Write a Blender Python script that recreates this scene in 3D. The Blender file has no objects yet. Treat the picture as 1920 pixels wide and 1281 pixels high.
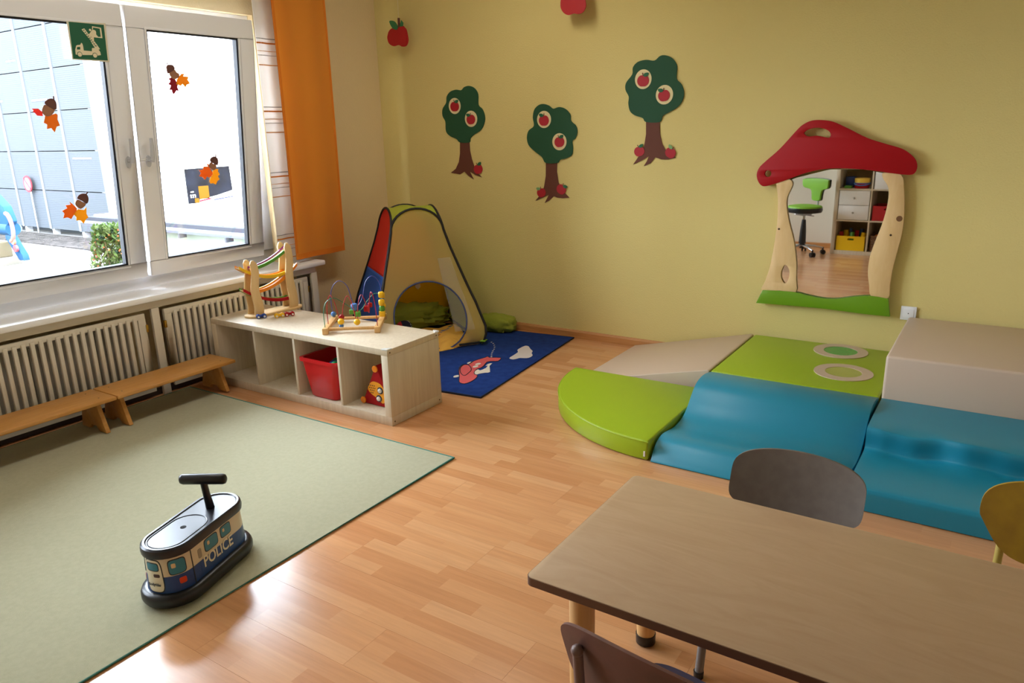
import bpy, bmesh, math, random
from math import sin, cos, pi, radians, hypot, atan2
from mathutils import Vector, Matrix
from mathutils.geometry import tessellate_polygon
random.seed(7)
SC = bpy.context.scene
COL = SC.collection

# ------------------------------------------------------------------ camera
cam_d = bpy.data.cameras.new('camera'); CAM = bpy.data.objects.new('camera', cam_d); COL.objects.link(CAM)
cam_d.sensor_fit = 'HORIZONTAL'; cam_d.sensor_width = 36.0
cam_d.lens = 36.0*1398.78/1920.0
cam_d.clip_start = 0.05; cam_d.clip_end = 200
yaw, pitch, roll = -0.5878, 0.2784, -0.0268
fwd = Vector((sin(yaw)*cos(pitch), cos(yaw)*cos(pitch), -sin(pitch)))
rgt = Vector((cos(yaw), -sin(yaw), 0)); upv = rgt.cross(fwd)
r2 = cos(roll)*rgt + sin(roll)*upv; u2 = -sin(roll)*rgt + cos(roll)*upv
mw = Matrix((r2, u2, -fwd)).transposed().to_4x4(); mw.translation = Vector((4.3501, -4.7098, 1.5083))
CAM.matrix_world = mw
SC.camera = CAM

# ------------------------------------------------------------------ light and exposure
SC.view_settings.view_transform = 'Standard'; SC.view_settings.look = 'None'
SC.view_settings.gamma = 1.0; SC.view_settings.exposure = 1.1
SC.view_settings.use_curve_mapping = False
WS = 15.0
world = bpy.data.worlds.new('overcast_sky'); SC.world = world; world.use_nodes = True
bg = world.node_tree.nodes['Background']; bg.inputs[0].default_value = (0.86, 0.95, 1.10, 1); bg.inputs[1].default_value = WS
SC.cycles.use_denoising = True; SC.cycles.use_adaptive_sampling = True; SC.cycles.adaptive_threshold = 0.02
SC.cycles.max_bounces = 8; SC.cycles.diffuse_bounces = 5; SC.cycles.glossy_bounces = 4
SC.cycles.transparent_max_bounces = 16; SC.cycles.sample_clamp_indirect = 12.0
SC.cycles.caustics_reflective = False; SC.cycles.caustics_refractive = False
def portal(y0, y1, z0, z1, x):
    d = bpy.data.lights.new('sky_portal', 'AREA'); d.shape = 'RECTANGLE'; d.size = z1-z0; d.size_y = y1-y0
    o = bpy.data.objects.new('sky_portal', d); COL.objects.link(o)
    o.location = (x, (y0+y1)/2, (z0+z1)/2); o.rotation_euler = (0, radians(-90), 0)   # shines along +x
    d.cycles.is_portal = True
portal(-3.35, -1.18, 0.62, 2.27, -0.16)
portal(-4.85, -3.50, 0.62, 2.27, -0.16)

# ------------------------------------------------------------------ helpers
def lin(c):
    return tuple(((v/255)/12.92 if v/255 <= 0.04045 else (((v/255)+0.055)/1.055)**2.4) for v in c)
MATS = {}
def _base(name):
    m = bpy.data.materials.new(name); m.use_nodes = True
    nt = m.node_tree; return m, nt, nt.nodes['Principled BSDF']
def _noise(nt, scale, detail=3, vec=None, rough=0.5):
    n = nt.nodes.new('ShaderNodeTexNoise'); n.inputs['Scale'].default_value = scale; n.inputs['Detail'].default_value = detail
    n.inputs['Roughness'].default_value = rough
    if vec is not None: nt.links.new(vec, n.inputs['Vector'])
    return n
def _coord(nt, scale=(1, 1, 1)):
    tc = nt.nodes.new('ShaderNodeTexCoord'); mp = nt.nodes.new('ShaderNodeMapping')
    mp.inputs['Scale'].default_value = scale; nt.links.new(tc.outputs['Object'], mp.inputs['Vector'])
    return mp.outputs[0]
def mat(name, rgb, rough=0.5, metal=0.0, var=None, bump=None, spec=0.5, coat=0.0, sheen=0.0, trans=0.0, alpha=1.0, sub=None):
    """var=(scale, second rgb); bump=(scale, strength, distance)"""
    if name in MATS: return MATS[name]
    m, nt, b = _base(name)
    c = lin(rgb)+(1,)
    b.inputs['Base Color'].default_value = c; b.inputs['Roughness'].default_value = rough; b.inputs['Metallic'].default_value = metal
    b.inputs['Specular IOR Level'].default_value = spec; b.inputs['Coat Weight'].default_value = coat
    b.inputs['Sheen Weight'].default_value = sheen
    vec = _coord(nt)
    if var:
        n = _noise(nt, var[0], 4, vec); r = nt.nodes.new('ShaderNodeValToRGB')
        r.color_ramp.elements[0].position = 0.35; r.color_ramp.elements[1].position = 0.65
        r.color_ramp.elements[0].color = c; r.color_ramp.elements[1].color = lin(var[1])+(1,)
        nt.links.new(n.outputs['Fac'], r.inputs[0]); nt.links.new(r.outputs[0], b.inputs['Base Color'])
    if bump:
        n2 = _noise(nt, bump[0], 3, vec); bp = nt.nodes.new('ShaderNodeBump')
        bp.inputs['Strength'].default_value = bump[1]; bp.inputs['Distance'].default_value = bump[2]
        nt.links.new(n2.outputs['Fac'], bp.inputs['Height']); nt.links.new(bp.outputs[0], b.inputs['Normal'])
    if trans or alpha < 1:
        out = nt.nodes['Material Output']; last = b.outputs[0]
        if trans:
            t = nt.nodes.new('ShaderNodeBsdfTranslucent'); t.inputs[0].default_value = c
            mx = nt.nodes.new('ShaderNodeMixShader'); mx.inputs[0].default_value = trans
            nt.links.new(last, mx.inputs[1]); nt.links.new(t.outputs[0], mx.inputs[2]); last = mx.outputs[0]
        if alpha < 1:
            t = nt.nodes.new('ShaderNodeBsdfTransparent')
            mx = nt.nodes.new('ShaderNodeMixShader'); mx.inputs[0].default_value = alpha
            nt.links.new(t.outputs[0], mx.inputs[1]); nt.links.new(last, mx.inputs[2]); last = mx.outputs[0]
        nt.links.new(last, out.inputs['Surface'])
    MATS[name] = m; return m
def wood(name, c1, c2, scale=(2, 30, 30), rough=0.4, dist=1.0, spec=0.4, detail=4):
    if name in MATS: return MATS[name]
    m, nt, b = _base(name); vec = _coord(nt, scale)
    n = _noise(nt, 1.0, detail, vec, 0.6); n.inputs['Distortion'].default_value = dist
    r = nt.nodes.new('ShaderNodeValToRGB'); r.color_ramp.elements[0].position = 0.3; r.color_ramp.elements[1].position = 0.7
    r.color_ramp.elements[0].color = lin(c1)+(1,); r.color_ramp.elements[1].color = lin(c2)+(1,)
    nt.links.new(n.outputs['Fac'], r.inputs[0]); nt.links.new(r.outputs[0], b.inputs['Base Color'])
    b.inputs['Roughness'].default_value = rough; b.inputs['Specular IOR Level'].default_value = spec
    MATS[name] = m; return m

WM = {}      # world matrix of every object (parents included)
LOCAL = set()
class MB:
    def __init__(s): s.v = []; s.f = []
    def add(s, vs, fs):
        k = len(s.v); s.v += [Vector(p) for p in vs]; s.f += [tuple(i+k for i in f) for f in fs]; return s
    def box(s, x0, x1, y0, y1, z0, z1):
        return s.add([(x0,y0,z0),(x1,y0,z0),(x1,y1,z0),(x0,y1,z0),(x0,y0,z1),(x1,y0,z1),(x1,y1,z1),(x0,y1,z1)],
                     [(0,3,2,1),(4,5,6,7),(0,1,5,4),(1,2,6,5),(2,3,7,6),(3,0,4,7)])
    def prism(s, pts, fn, h0, h1, holes=()):
        loops = [list(pts)]+[list(h) for h in holes]
        flat = [p for l in loops for p in l]
        tris = tessellate_polygon([[Vector((p[0], p[1], 0)) for p in l] for l in loops])
        n = len(flat); vs = [fn(a, b, h0) for a, b in flat]+[fn(a, b, h1) for a, b in flat]
        fs = []
        if not holes: fs = [tuple(range(n)), tuple(range(2*n-1, n-1, -1))]
        else:
            for t in tris: fs += [tuple(t), tuple(i+n for i in reversed(t))]
        k = 0
        for l in loops:
            m = len(l)
            for i in range(m):
                a, b = k+i, k+(i+1) % m; fs.append((a, b, b+n, a+n))
            k += m
        return s.add(vs, fs)
    def tube(s, pts, r, n=8, closed=False, flat=1.0):
        P = [Vector(p) for p in pts]; m = len(P); rs = r if isinstance(r, (list, tuple)) else [r]*m
        T = []
        for i in range(m):
            a = P[(i-1) % m] if (closed or i) else P[0]; b = P[(i+1) % m] if (closed or i < m-1) else P[-1]
            t = (b-a); T.append(t.normalized() if t.length > 1e-9 else Vector((0, 0, 1)))
        ref = Vector((0, 0, 1)) if abs(T[0].z) < 0.9 else Vector((1, 0, 0))
        u = T[0].cross(ref).normalized(); vs = []; fs = []
        for i in range(m):
            u = (u - T[i]*u.dot(T[i])); u = u.normalized() if u.length > 1e-6 else T[i].orthogonal().normalized()
            w = T[i].cross(u)
            for k in range(n):
                a = 2*pi*k/n; vs.append(P[i] + (u*cos(a) + w*sin(a)*flat)*rs[i])
        for i in range(m if closed else m-1):
            j = (i+1) % m
            for k in range(n):
                l = (k+1) % n; fs.append((i*n+k, i*n+l, j*n+l, j*n+k))
        if not closed: fs += [tuple(range(n-1, -1, -1)), tuple((m-1)*n+k for k in range(n))]
        return s.add(vs, fs)
    def lathe(s, prof, n=20, M=None):
        M = M or Matrix.Identity(4); vs = []; fs = []; m = len(prof)
        for r, z in prof:
            for k in range(n): vs.append(M @ Vector((r*cos(2*pi*k/n), r*sin(2*pi*k/n), z)))
        for i in range(m-1):
            for k in range(n):
                l = (k+1) % n; fs.append((i*n+k, i*n+l, (i+1)*n+l, (i+1)*n+k))
        fs += [tuple(range(n-1, -1, -1)), tuple((m-1)*n+k for k in range(n))]
        return s.add(vs, fs)
    def ball(s, c, r, n=12, sc=(1, 1, 1)):
        prof = [(max(1e-4, sin(pi*i/(n//2))), -cos(pi*i/(n//2))) for i in range(n//2+1)]
        return s.lathe(prof, n, Matrix.Translation(c) @ Matrix.Diagonal((r*sc[0], r*sc[1], r*sc[2], 1)))
    def grid(s, fn, nu, nv, wrap=False):
        vs = [fn(i/nu, j/nv) for j in range(nv+1) for i in range(nu+1)]; w = nu+1
        return s.add(vs, [(j*w+i, j*w+i+1, (j+1)*w+i+1, (j+1)*w+i) for j in range(nv) for i in range(nu)])
    def slab(s, fn, nu, nv):
        """closed sheet: fn(u, v, side) side 0/1"""
        w = nu+1; n = w*(nv+1)
        vs = [fn(i/nu, j/nv, k) for k in (0, 1) for j in range(nv+1) for i in range(nu+1)]; fs = []
        for j in range(nv):
            for i in range(nu):
                a = j*w+i; fs.append((a, a+w, a+w+1, a+1)); fs.append((n+a, n+a+1, n+a+w+1, n+a+w))
        for i in range(nu):
            fs.append((i, i+1, n+i+1, n+i)); a = nv*w+i; fs.append((a+1, a, n+a, n+a+1))
        for j in range(nv):
            a = j*w; fs.append((a+w, a, n+a, n+a+w)); a = j*w+nu; fs.append((a, a+w, n+a+w, n+a))
        return s.add(vs, fs)
    def xf(s, M):
        s.v = [M @ p for p in s.v]; return s
    def build(s, name, material, parent=None, bevel=0.0, seg=2, smooth=38, label=None, cat=None, group=None, kind=None, sub=0, solid=0):
        vs = s.v; loc = None
        if parent is None:
            xs = [p.x for p in vs]; ys = [p.y for p in vs]; zs = [p.z for p in vs]
            loc = Vector(((min(xs)+max(xs))/2, (min(ys)+max(ys))/2, min(zs))); vs = [p-loc for p in vs]
        elif parent not in LOCAL:
            inv = WM[parent].inverted(); vs = [inv @ p for p in vs]
        me = bpy.data.meshes.new(name); me.from_pydata([tuple(p) for p in vs], [], s.f); me.update()
        bm = bmesh.new(); bm.from_mesh(me)
        bmesh.ops.remove_doubles(bm, verts=bm.verts, dist=1e-6)
        bmesh.ops.recalc_face_normals(bm, faces=bm.faces)
        if bevel:
            es = [e for e in bm.edges if e.is_manifold and e.calc_face_angle(0) > 0.6]
            bmesh.ops.bevel(bm, geom=es, offset=bevel, segments=seg, profile=0.5, affect='EDGES', clamp_overlap=True)
        bm.to_mesh(me); bm.free()
        if smooth:
            me.polygons.foreach_set('use_smooth', [True]*len(me.polygons)); me.set_sharp_from_angle(angle=radians(smooth))
        me.materials.append(material)
        o = bpy.data.objects.new(name, me); COL.objects.link(o)
        if parent is not None:
            o.parent = parent; WM[o] = WM[parent]
            if parent in LOCAL: LOCAL.add(o)
        else:
            o.location = loc; WM[o] = Matrix.Translation(loc)
        if solid:
            md = o.modifiers.new('solid', 'SOLIDIFY'); md.thickness = solid; md.offset = 0
        if sub:
            md = o.modifiers.new('subd', 'SUBSURF'); md.levels = sub; md.render_levels = sub
        tag(o, label, cat, group, kind); return o
def tag(o, label=None, cat=None, group=None, kind=None):
    if label: o['label'] = label
    if cat: o['category'] = cat
    if group: o['group'] = group
    if kind: o['kind'] = kind
def thing(name, label, cat, loc=(0, 0, 0), rz=0.0, group=None, kind=None, local=False, rot=None):
    o = bpy.data.objects.new(name, None); COL.objects.link(o); o.empty_display_size = 0.05
    M = Matrix.Translation(loc) @ (rot.to_4x4() if rot else Matrix.Rotation(rz, 4, 'Z'))
    o.matrix_world = M; WM[o] = M
    if local: LOCAL.add(o)
    tag(o, label, cat, group, kind); return o
def dup(o, loc=None, parent=None, label=None, rz=None):
    c = o.copy(); COL.objects.link(c)
    if parent is not None: c.parent = parent
    if loc is not None: c.location = loc
    if rz is not None: c.rotation_euler = (0, 0, rz)
    if label: c['label'] = label
    for ch in list(o.children): dup(ch, parent=c)
    return c
def text_part(name, body, size, M, material, parent, depth=0.0006, shear=0.0, bold=0.0):
    cu = bpy.data.curves.new(name, 'FONT'); cu.body = body; cu.size = size; cu.extrude = depth; cu.align_x = 'CENTER'; cu.align_y = 'CENTER'
    cu.offset = bold; cu.shear = shear; cu.resolution_u = 3
    t = bpy.data.objects.new(name, cu); COL.objects.link(t)
    bpy.context.view_layer.update()
    me = bpy.data.meshes.new_from_object(t.evaluated_get(bpy.context.evaluated_depsgraph_get()))
    bpy.data.objects.remove(t); bpy.data.curves.remove(cu)
    me.transform(M if parent in LOCAL else WM[parent].inverted() @ M)
    me.materials.clear(); me.materials.append(material); me.name = name
    o = bpy.data.objects.new(name, me); COL.objects.link(o); o.parent = parent; WM[o] = WM[parent]
    if parent in LOCAL: LOCAL.add(o)
    return o
def smoothc(pts, k=4, closed=True):
    out = []; n = len(pts); rng = range(n) if closed else range(n-1)
    for i in rng:
        p = [pts[(i+d) % n] if closed else pts[min(max(i+d, 0), n-1)] for d in (-1, 0, 1, 2)]
        for j in range(k):
            t = j/k
            out.append(tuple(0.5*((2*p[1][c]) + (-p[0][c]+p[2][c])*t + (2*p[0][c]-5*p[1][c]+4*p[2][c]-p[3][c])*t*t + (-p[0][c]+3*p[1][c]-3*p[2][c]+p[3][c])*t**3) for c in range(len(p[1]))))
    if not closed: out.append(tuple(pts[-1]))
    return out
def circ(cx, cy, rx, ry=None, n=24, a0=0.0):
    ry = rx if ry is None else ry
    return [(cx+rx*cos(a0+2*pi*i/n), cy+ry*sin(a0+2*pi*i/n)) for i in range(n)]
def XZ(y): return lambda a, b, h: (a, y-h, b)        # wall outline, h = stand-off towards the room
def XY(): return lambda a, b, h: (a, b, h)
DATA = {'m_cap':[(3.051,1.202),(3.063,1.241),(3.095,1.276),(3.177,1.352),(3.264,1.454),(3.298,1.486),(3.342,1.506),(3.396,1.508),(3.46,1.496),(3.533,1.462),(3.641,1.407),(3.736,1.374),(3.821,1.347),(3.869,1.316),(3.896,1.286),(3.907,1.251),(3.9,1.22),(3.877,1.208),(3.811,1.213),(3.726,1.225),(3.64,1.235),(3.517,1.241),(3.419,1.234),(3.329,1.212),(3.247,1.18),(3.172,1.152),(3.115,1.134),(3.085,1.136),(3.061,1.163)],'m_handle_hole':[(3.307,1.435),(3.319,1.453),(3.355,1.465),(3.4,1.464),(3.437,1.449),(3.452,1.428),(3.445,1.41),(3.422,1.413),(3.377,1.422),(3.331,1.419)],'m_left_post':[(3.169,1.149),(3.203,1.171),(3.241,1.177),(3.262,1.156),(3.259,1.127),(3.239,1.073),(3.239,1.014),(3.26,0.925),(3.297,0.807),(3.319,0.688),(3.326,0.586),(3.33,0.5),(3.236,0.502),(3.127,0.495),(3.142,0.549),(3.166,0.645),(3.182,0.78),(3.191,0.932),(3.185,1.061),(3.172,1.135)],'m_leaf_hole':[(3.256,0.665),(3.241,0.641),(3.235,0.609),(3.241,0.573),(3.261,0.549),(3.279,0.571),(3.285,0.618),(3.275,0.648)],'m_right_post':[(3.739,1.213),(3.764,1.218),(3.835,1.207),(3.855,1.134),(3.867,1.044),(3.873,0.925),(3.863,0.822),(3.847,0.698),(3.841,0.592),(3.838,0.515),(3.752,0.515),(3.733,0.582),(3.719,0.659),(3.721,0.746),(3.739,0.833),(3.764,0.929),(3.78,1.022),(3.782,1.105),(3.771,1.15),(3.746,1.186)],'m_grass':[(3.132,0.496),(3.238,0.501),(3.331,0.501),(3.395,0.49),(3.482,0.48),(3.566,0.484),(3.656,0.506),(3.753,0.52),(3.841,0.512),(3.86,0.409),(3.719,0.41),(3.487,0.417),(3.244,0.414),(3.097,0.41)],'m_glass':[(3.185,1.144),(3.28,1.184),(3.461,1.233),(3.637,1.234),(3.809,1.204),(3.832,0.986),(3.812,0.769),(3.794,0.514),(3.617,0.49),(3.479,0.474),(3.332,0.495),(3.231,0.498)],'m_dot_cap':[(3.117,1.207)],'m_dot_r':[(3.85,0.969)],'m_screw_r':[(3.816,0.876)],'m_screw_l':[(3.204,0.88)],'trees':[{'crown':[(0.788,1.415),(0.756,1.441),(0.698,1.462),(0.659,1.499),(0.657,1.57),(0.633,1.612),(0.636,1.663),(0.673,1.707),(0.682,1.752),(0.717,1.785),(0.771,1.797),(0.82,1.791),(0.849,1.811),(0.895,1.818),(0.944,1.799),(0.974,1.754),(0.973,1.681),(1.007,1.65),(1.027,1.6),(1.021,1.551),(0.987,1.502),(0.922,1.469),(0.888,1.444),(0.876,1.414)],'trunk':[(0.787,1.419),(0.875,1.418),(0.878,1.352),(0.892,1.291),(0.915,1.229),(0.945,1.183),(0.981,1.156),(0.919,1.173),(0.868,1.198),(0.886,1.167),(0.902,1.14),(0.853,1.167),(0.817,1.198),(0.773,1.176),(0.686,1.188),(0.735,1.218),(0.768,1.27),(0.782,1.332)],'disc':[[0.755,1.681,0.056,0.058],[0.903,1.584,0.057,0.058]],'apple':[[0.756,1.677,0.039,0.03],[0.903,1.579,0.038,0.03],[0.95,1.217,0.039,0.031]]},{'crown':[(1.547,1.264),(1.515,1.305),(1.458,1.344),(1.406,1.388),(1.392,1.441),(1.408,1.489),(1.452,1.521),(1.445,1.578),(1.458,1.63),(1.493,1.659),(1.533,1.666),(1.578,1.653),(1.611,1.632),(1.661,1.641),(1.71,1.626),(1.748,1.588),(1.754,1.546),(1.791,1.513),(1.802,1.472),(1.786,1.431),(1.762,1.412),(1.767,1.366),(1.758,1.319),(1.708,1.295),(1.663,1.286),(1.64,1.264)],'trunk':[(1.546,1.268),(1.639,1.268),(1.636,1.204),(1.649,1.127),(1.688,1.065),(1.736,1.024),(1.682,1.019),(1.637,1.022),(1.608,1.032),(1.567,0.998),(1.532,0.981),(1.55,1.012),(1.568,1.04),(1.521,1.022),(1.453,0.994),(1.498,1.041),(1.528,1.096),(1.544,1.174)],'disc':[[1.538,1.562,0.057,0.058],[1.661,1.409,0.057,0.058]],'apple':[[1.538,1.555,0.039,0.033],[1.662,1.407,0.038,0.032],[1.506,1.054,0.035,0.03],[1.672,1.081,0.037,0.032]]},{'crown':[(2.308,1.525),(2.284,1.55),(2.229,1.569),(2.194,1.596),(2.181,1.644),(2.183,1.687),(2.159,1.731),(2.163,1.774),(2.205,1.823),(2.209,1.865),(2.242,1.896),(2.299,1.905),(2.356,1.897),(2.392,1.921),(2.429,1.923),(2.476,1.901),(2.507,1.855),(2.507,1.781),(2.54,1.746),(2.558,1.696),(2.549,1.647),(2.514,1.606),(2.459,1.579),(2.422,1.559),(2.401,1.522)],'trunk':[(2.307,1.528),(2.401,1.526),(2.406,1.447),(2.422,1.387),(2.457,1.334),(2.519,1.299),(2.468,1.288),(2.42,1.288),(2.377,1.302),(2.344,1.264),(2.298,1.245),(2.319,1.277),(2.333,1.31),(2.284,1.282),(2.222,1.256),(2.264,1.313),(2.297,1.37),(2.309,1.449)],'disc':[[2.283,1.789,0.057,0.06],[2.43,1.688,0.058,0.059]],'apple':[[2.283,1.78,0.039,0.034],[2.428,1.683,0.038,0.034],[2.265,1.34,0.035,0.032],[2.482,1.33,0.035,0.032]]}],'ap_body':[(0.23,2.209),(0.251,2.244),(0.297,2.262),(0.345,2.257),(0.384,2.263),(0.417,2.242),(0.43,2.198),(0.432,2.155),(0.41,2.124),(0.372,2.121),(0.335,2.135),(0.285,2.131),(0.242,2.152),(0.228,2.184)],'ap_l1':[(0.263,2.31),(0.31,2.304),(0.341,2.267),(0.33,2.243),(0.296,2.252),(0.272,2.279)],'ap_l2':[(0.379,2.306),(0.398,2.286),(0.393,2.262),(0.358,2.262)],'ap_stem':[(0.351,2.323),(0.349,2.256)],'ap2':[(1.745,2.301),(1.742,2.278),(1.745,2.251),(1.765,2.222),(1.798,2.205),(1.839,2.21),(1.872,2.204),(1.904,2.21),(1.924,2.233),(1.928,2.255),(1.924,2.282)],'stick':{'A':{'cap':[(-1.916,1.212),(-1.914,1.226),(-1.903,1.234),(-1.887,1.236),(-1.871,1.233),(-1.862,1.221),(-1.863,1.211),(-1.874,1.202),(-1.892,1.193),(-1.903,1.185),(-1.911,1.187),(-1.915,1.198)],'stem':[(-1.913,1.251),(-1.908,1.253),(-1.903,1.234),(-1.909,1.233)],'nut':[(-1.898,1.187),(-1.874,1.201),(-1.86,1.209),(-1.848,1.194),(-1.835,1.187),(-1.835,1.171),(-1.851,1.159),(-1.868,1.154),(-1.889,1.164)],'l1':[(-1.889,1.164),(-1.863,1.156),(-1.853,1.14),(-1.846,1.126),(-1.851,1.111),(-1.843,1.085),(-1.858,1.091),(-1.87,1.078),(-1.88,1.068),(-1.887,1.077),(-1.891,1.094),(-1.909,1.091),(-1.896,1.11),(-1.894,1.119),(-1.911,1.124),(-1.897,1.138),(-1.895,1.148),(-1.911,1.156),(-1.895,1.16)],'l2':[(-1.852,1.154),(-1.833,1.173),(-1.821,1.186),(-1.797,1.188),(-1.806,1.174),(-1.771,1.172),(-1.779,1.156),(-1.764,1.133),(-1.788,1.125),(-1.798,1.11),(-1.816,1.129),(-1.828,1.117),(-1.844,1.123),(-1.857,1.125)]},'B':{'cap':[(-2.629,1.011),(-2.615,1.026),(-2.596,1.033),(-2.579,1.029),(-2.57,1.012),(-2.572,0.985),(-2.582,0.976),(-2.597,0.985),(-2.619,0.998)],'stem':[(-2.582,1.045),(-2.577,1.046),(-2.577,1.026),(-2.583,1.026)],'nut':[(-2.641,0.985),(-2.627,1.002),(-2.603,0.988),(-2.582,0.977),(-2.595,0.955),(-2.615,0.944),(-2.635,0.947),(-2.646,0.964)],'l1':[(-2.644,0.944),(-2.672,0.947),(-2.682,0.961),(-2.691,0.964),(-2.686,0.973),(-2.693,0.981),(-2.662,0.982),(-2.644,0.964)],'l2':[(-2.631,0.955),(-2.602,0.95),(-2.577,0.958),(-2.569,0.95),(-2.573,0.926),(-2.565,0.896),(-2.583,0.89),(-2.596,0.861),(-2.611,0.884),(-2.633,0.879),(-2.629,0.902),(-2.645,0.911),(-2.637,0.932)]},'C':{'cap':[(-2.527,0.507),(-2.515,0.524),(-2.494,0.53),(-2.474,0.525),(-2.466,0.507),(-2.469,0.484),(-2.481,0.472),(-2.499,0.487),(-2.518,0.499)],'stem':[(-2.469,0.536),(-2.464,0.533),(-2.475,0.52),(-2.48,0.524)],'nut':[(-2.541,0.478),(-2.525,0.499),(-2.5,0.484),(-2.483,0.472),(-2.493,0.458),(-2.515,0.447),(-2.531,0.457)],'l1':[(-2.534,0.452),(-2.556,0.479),(-2.569,0.491),(-2.564,0.475),(-2.591,0.473),(-2.586,0.457),(-2.614,0.445),(-2.604,0.429),(-2.613,0.404),(-2.59,0.407),(-2.572,0.395),(-2.56,0.411),(-2.537,0.432)],'l2':[(-2.53,0.446),(-2.496,0.438),(-2.481,0.454),(-2.486,0.416),(-2.478,0.395),(-2.495,0.383),(-2.508,0.362),(-2.523,0.384),(-2.546,0.384),(-2.543,0.404),(-2.556,0.419),(-2.539,0.437)]},'D':{'cap':[(-1.668,0.671),(-1.661,0.685),(-1.642,0.693),(-1.624,0.691),(-1.61,0.678),(-1.608,0.659),(-1.613,0.638),(-1.628,0.641),(-1.645,0.651),(-1.663,0.661)],'stem':[(-1.624,0.708),(-1.618,0.708),(-1.621,0.69),(-1.628,0.691)],'nut':[(-1.68,0.637),(-1.663,0.66),(-1.646,0.65),(-1.624,0.639),(-1.626,0.619),(-1.642,0.608),(-1.663,0.617)],'l1':[(-1.684,0.634),(-1.693,0.654),(-1.675,0.646),(-1.67,0.621),(-1.651,0.591),(-1.66,0.573),(-1.683,0.562),(-1.693,0.572),(-1.711,0.55),(-1.726,0.568),(-1.751,0.576),(-1.738,0.594),(-1.747,0.613),(-1.718,0.618),(-1.718,0.635),(-1.695,0.635)],'l2':[(-1.65,0.604),(-1.626,0.615),(-1.608,0.613),(-1.613,0.599),(-1.601,0.579),(-1.615,0.568),(-1.604,0.547),(-1.621,0.538),(-1.635,0.515),(-1.653,0.525),(-1.675,0.525),(-1.681,0.54),(-1.672,0.561),(-1.655,0.579)]}},'sign':{'plate':[(-2.48,1.419),(-2.274,1.427),(-2.276,1.23),(-2.475,1.233)],'green':[(-2.47,1.417),(-2.285,1.418),(-2.285,1.238),(-2.47,1.237)],'cab':[(-2.455,1.259),(-2.454,1.283),(-2.447,1.302),(-2.44,1.306),(-2.425,1.308),(-2.418,1.319),(-2.413,1.314),(-2.411,1.304),(-2.41,1.281),(-2.367,1.28),(-2.364,1.296),(-2.35,1.298),(-2.332,1.294),(-2.322,1.28),(-2.32,1.264),(-2.338,1.26),(-2.346,1.265),(-2.362,1.264),(-2.368,1.261),(-2.421,1.258),(-2.426,1.264),(-2.44,1.263),(-2.446,1.257)],'cabwin':[(-2.443,1.296),(-2.427,1.298),(-2.428,1.285),(-2.446,1.284)],'ladder':[(-2.408,1.385),(-2.393,1.391),(-2.37,1.359),(-2.353,1.338),(-2.335,1.315),(-2.321,1.293),(-2.33,1.291),(-2.348,1.298),(-2.361,1.319),(-2.369,1.337)],'frame':[(-2.35,1.406),(-2.302,1.402),(-2.301,1.35),(-2.345,1.351),(-2.345,1.354),(-2.309,1.356),(-2.31,1.397),(-2.346,1.4),(-2.348,1.389),(-2.352,1.389)],'person':[(-2.362,1.375),(-2.35,1.388),(-2.336,1.386),(-2.332,1.377),(-2.333,1.366),(-2.324,1.355),(-2.342,1.354),(-2.348,1.348),(-2.349,1.331),(-2.357,1.336),(-2.361,1.352),(-2.37,1.357),(-2.374,1.361)],'wheels':[(-2.434,1.26),(-2.353,1.26),(-2.435,1.249),(-2.363,1.386),(-2.364,1.38)]},'plane':[(1.643,-1.252),(1.586,-1.173),(1.515,-1.085),(1.472,-1.013),(1.468,-0.966),(1.495,-0.957),(1.48,-0.897),(1.485,-0.831),(1.5,-0.77),(1.502,-0.737),(1.528,-0.756),(1.6,-0.723),(1.624,-0.794),(1.597,-0.814),(1.571,-0.847),(1.598,-0.92),(1.609,-0.974),(1.601,-1.002),(1.617,-1.052),(1.647,-1.094),(1.682,-1.109),(1.708,-1.172),(1.715,-1.234),(1.705,-1.277),(1.674,-1.277)],'nose':[(1.492,-1.038),(1.473,-0.988),(1.48,-0.959),(1.511,-0.967),(1.554,-1.004),(1.585,-1.047),(1.601,-1.096),(1.612,-1.142),(1.598,-1.149),(1.558,-1.12),(1.522,-1.081)],'cloud':[(1.653,-0.701),(1.643,-0.64),(1.629,-0.554),(1.598,-0.516),(1.588,-0.458),(1.589,-0.4),(1.618,-0.399),(1.667,-0.451),(1.706,-0.485),(1.724,-0.53),(1.756,-0.566),(1.767,-0.612),(1.756,-0.645),(1.714,-0.661),(1.708,-0.677),(1.691,-0.712)],'scarf':[(1.622,-1.061),(1.61,-1.004),(1.636,-1.018),(1.64,-0.957),(1.618,-0.908),(1.613,-0.924),(1.602,-0.88),(1.618,-0.853),(1.636,-0.911),(1.658,-0.947),(1.692,-0.952),(1.679,-0.851),(1.716,-0.903),(1.727,-0.968),(1.711,-1.012),(1.691,-1.041),(1.669,-1.076),(1.661,-1.097)],'trail':[(1.321,-0.434),(1.351,-0.455),(1.383,-0.489),(1.414,-0.53),(1.439,-0.573),(1.457,-0.612),(1.473,-0.645),(1.493,-0.681),(1.516,-0.716),(1.532,-0.74)],'eyes':[(1.544,-0.912),(1.561,-0.964),(1.479,-0.914),(1.571,-1.184)]}
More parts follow.
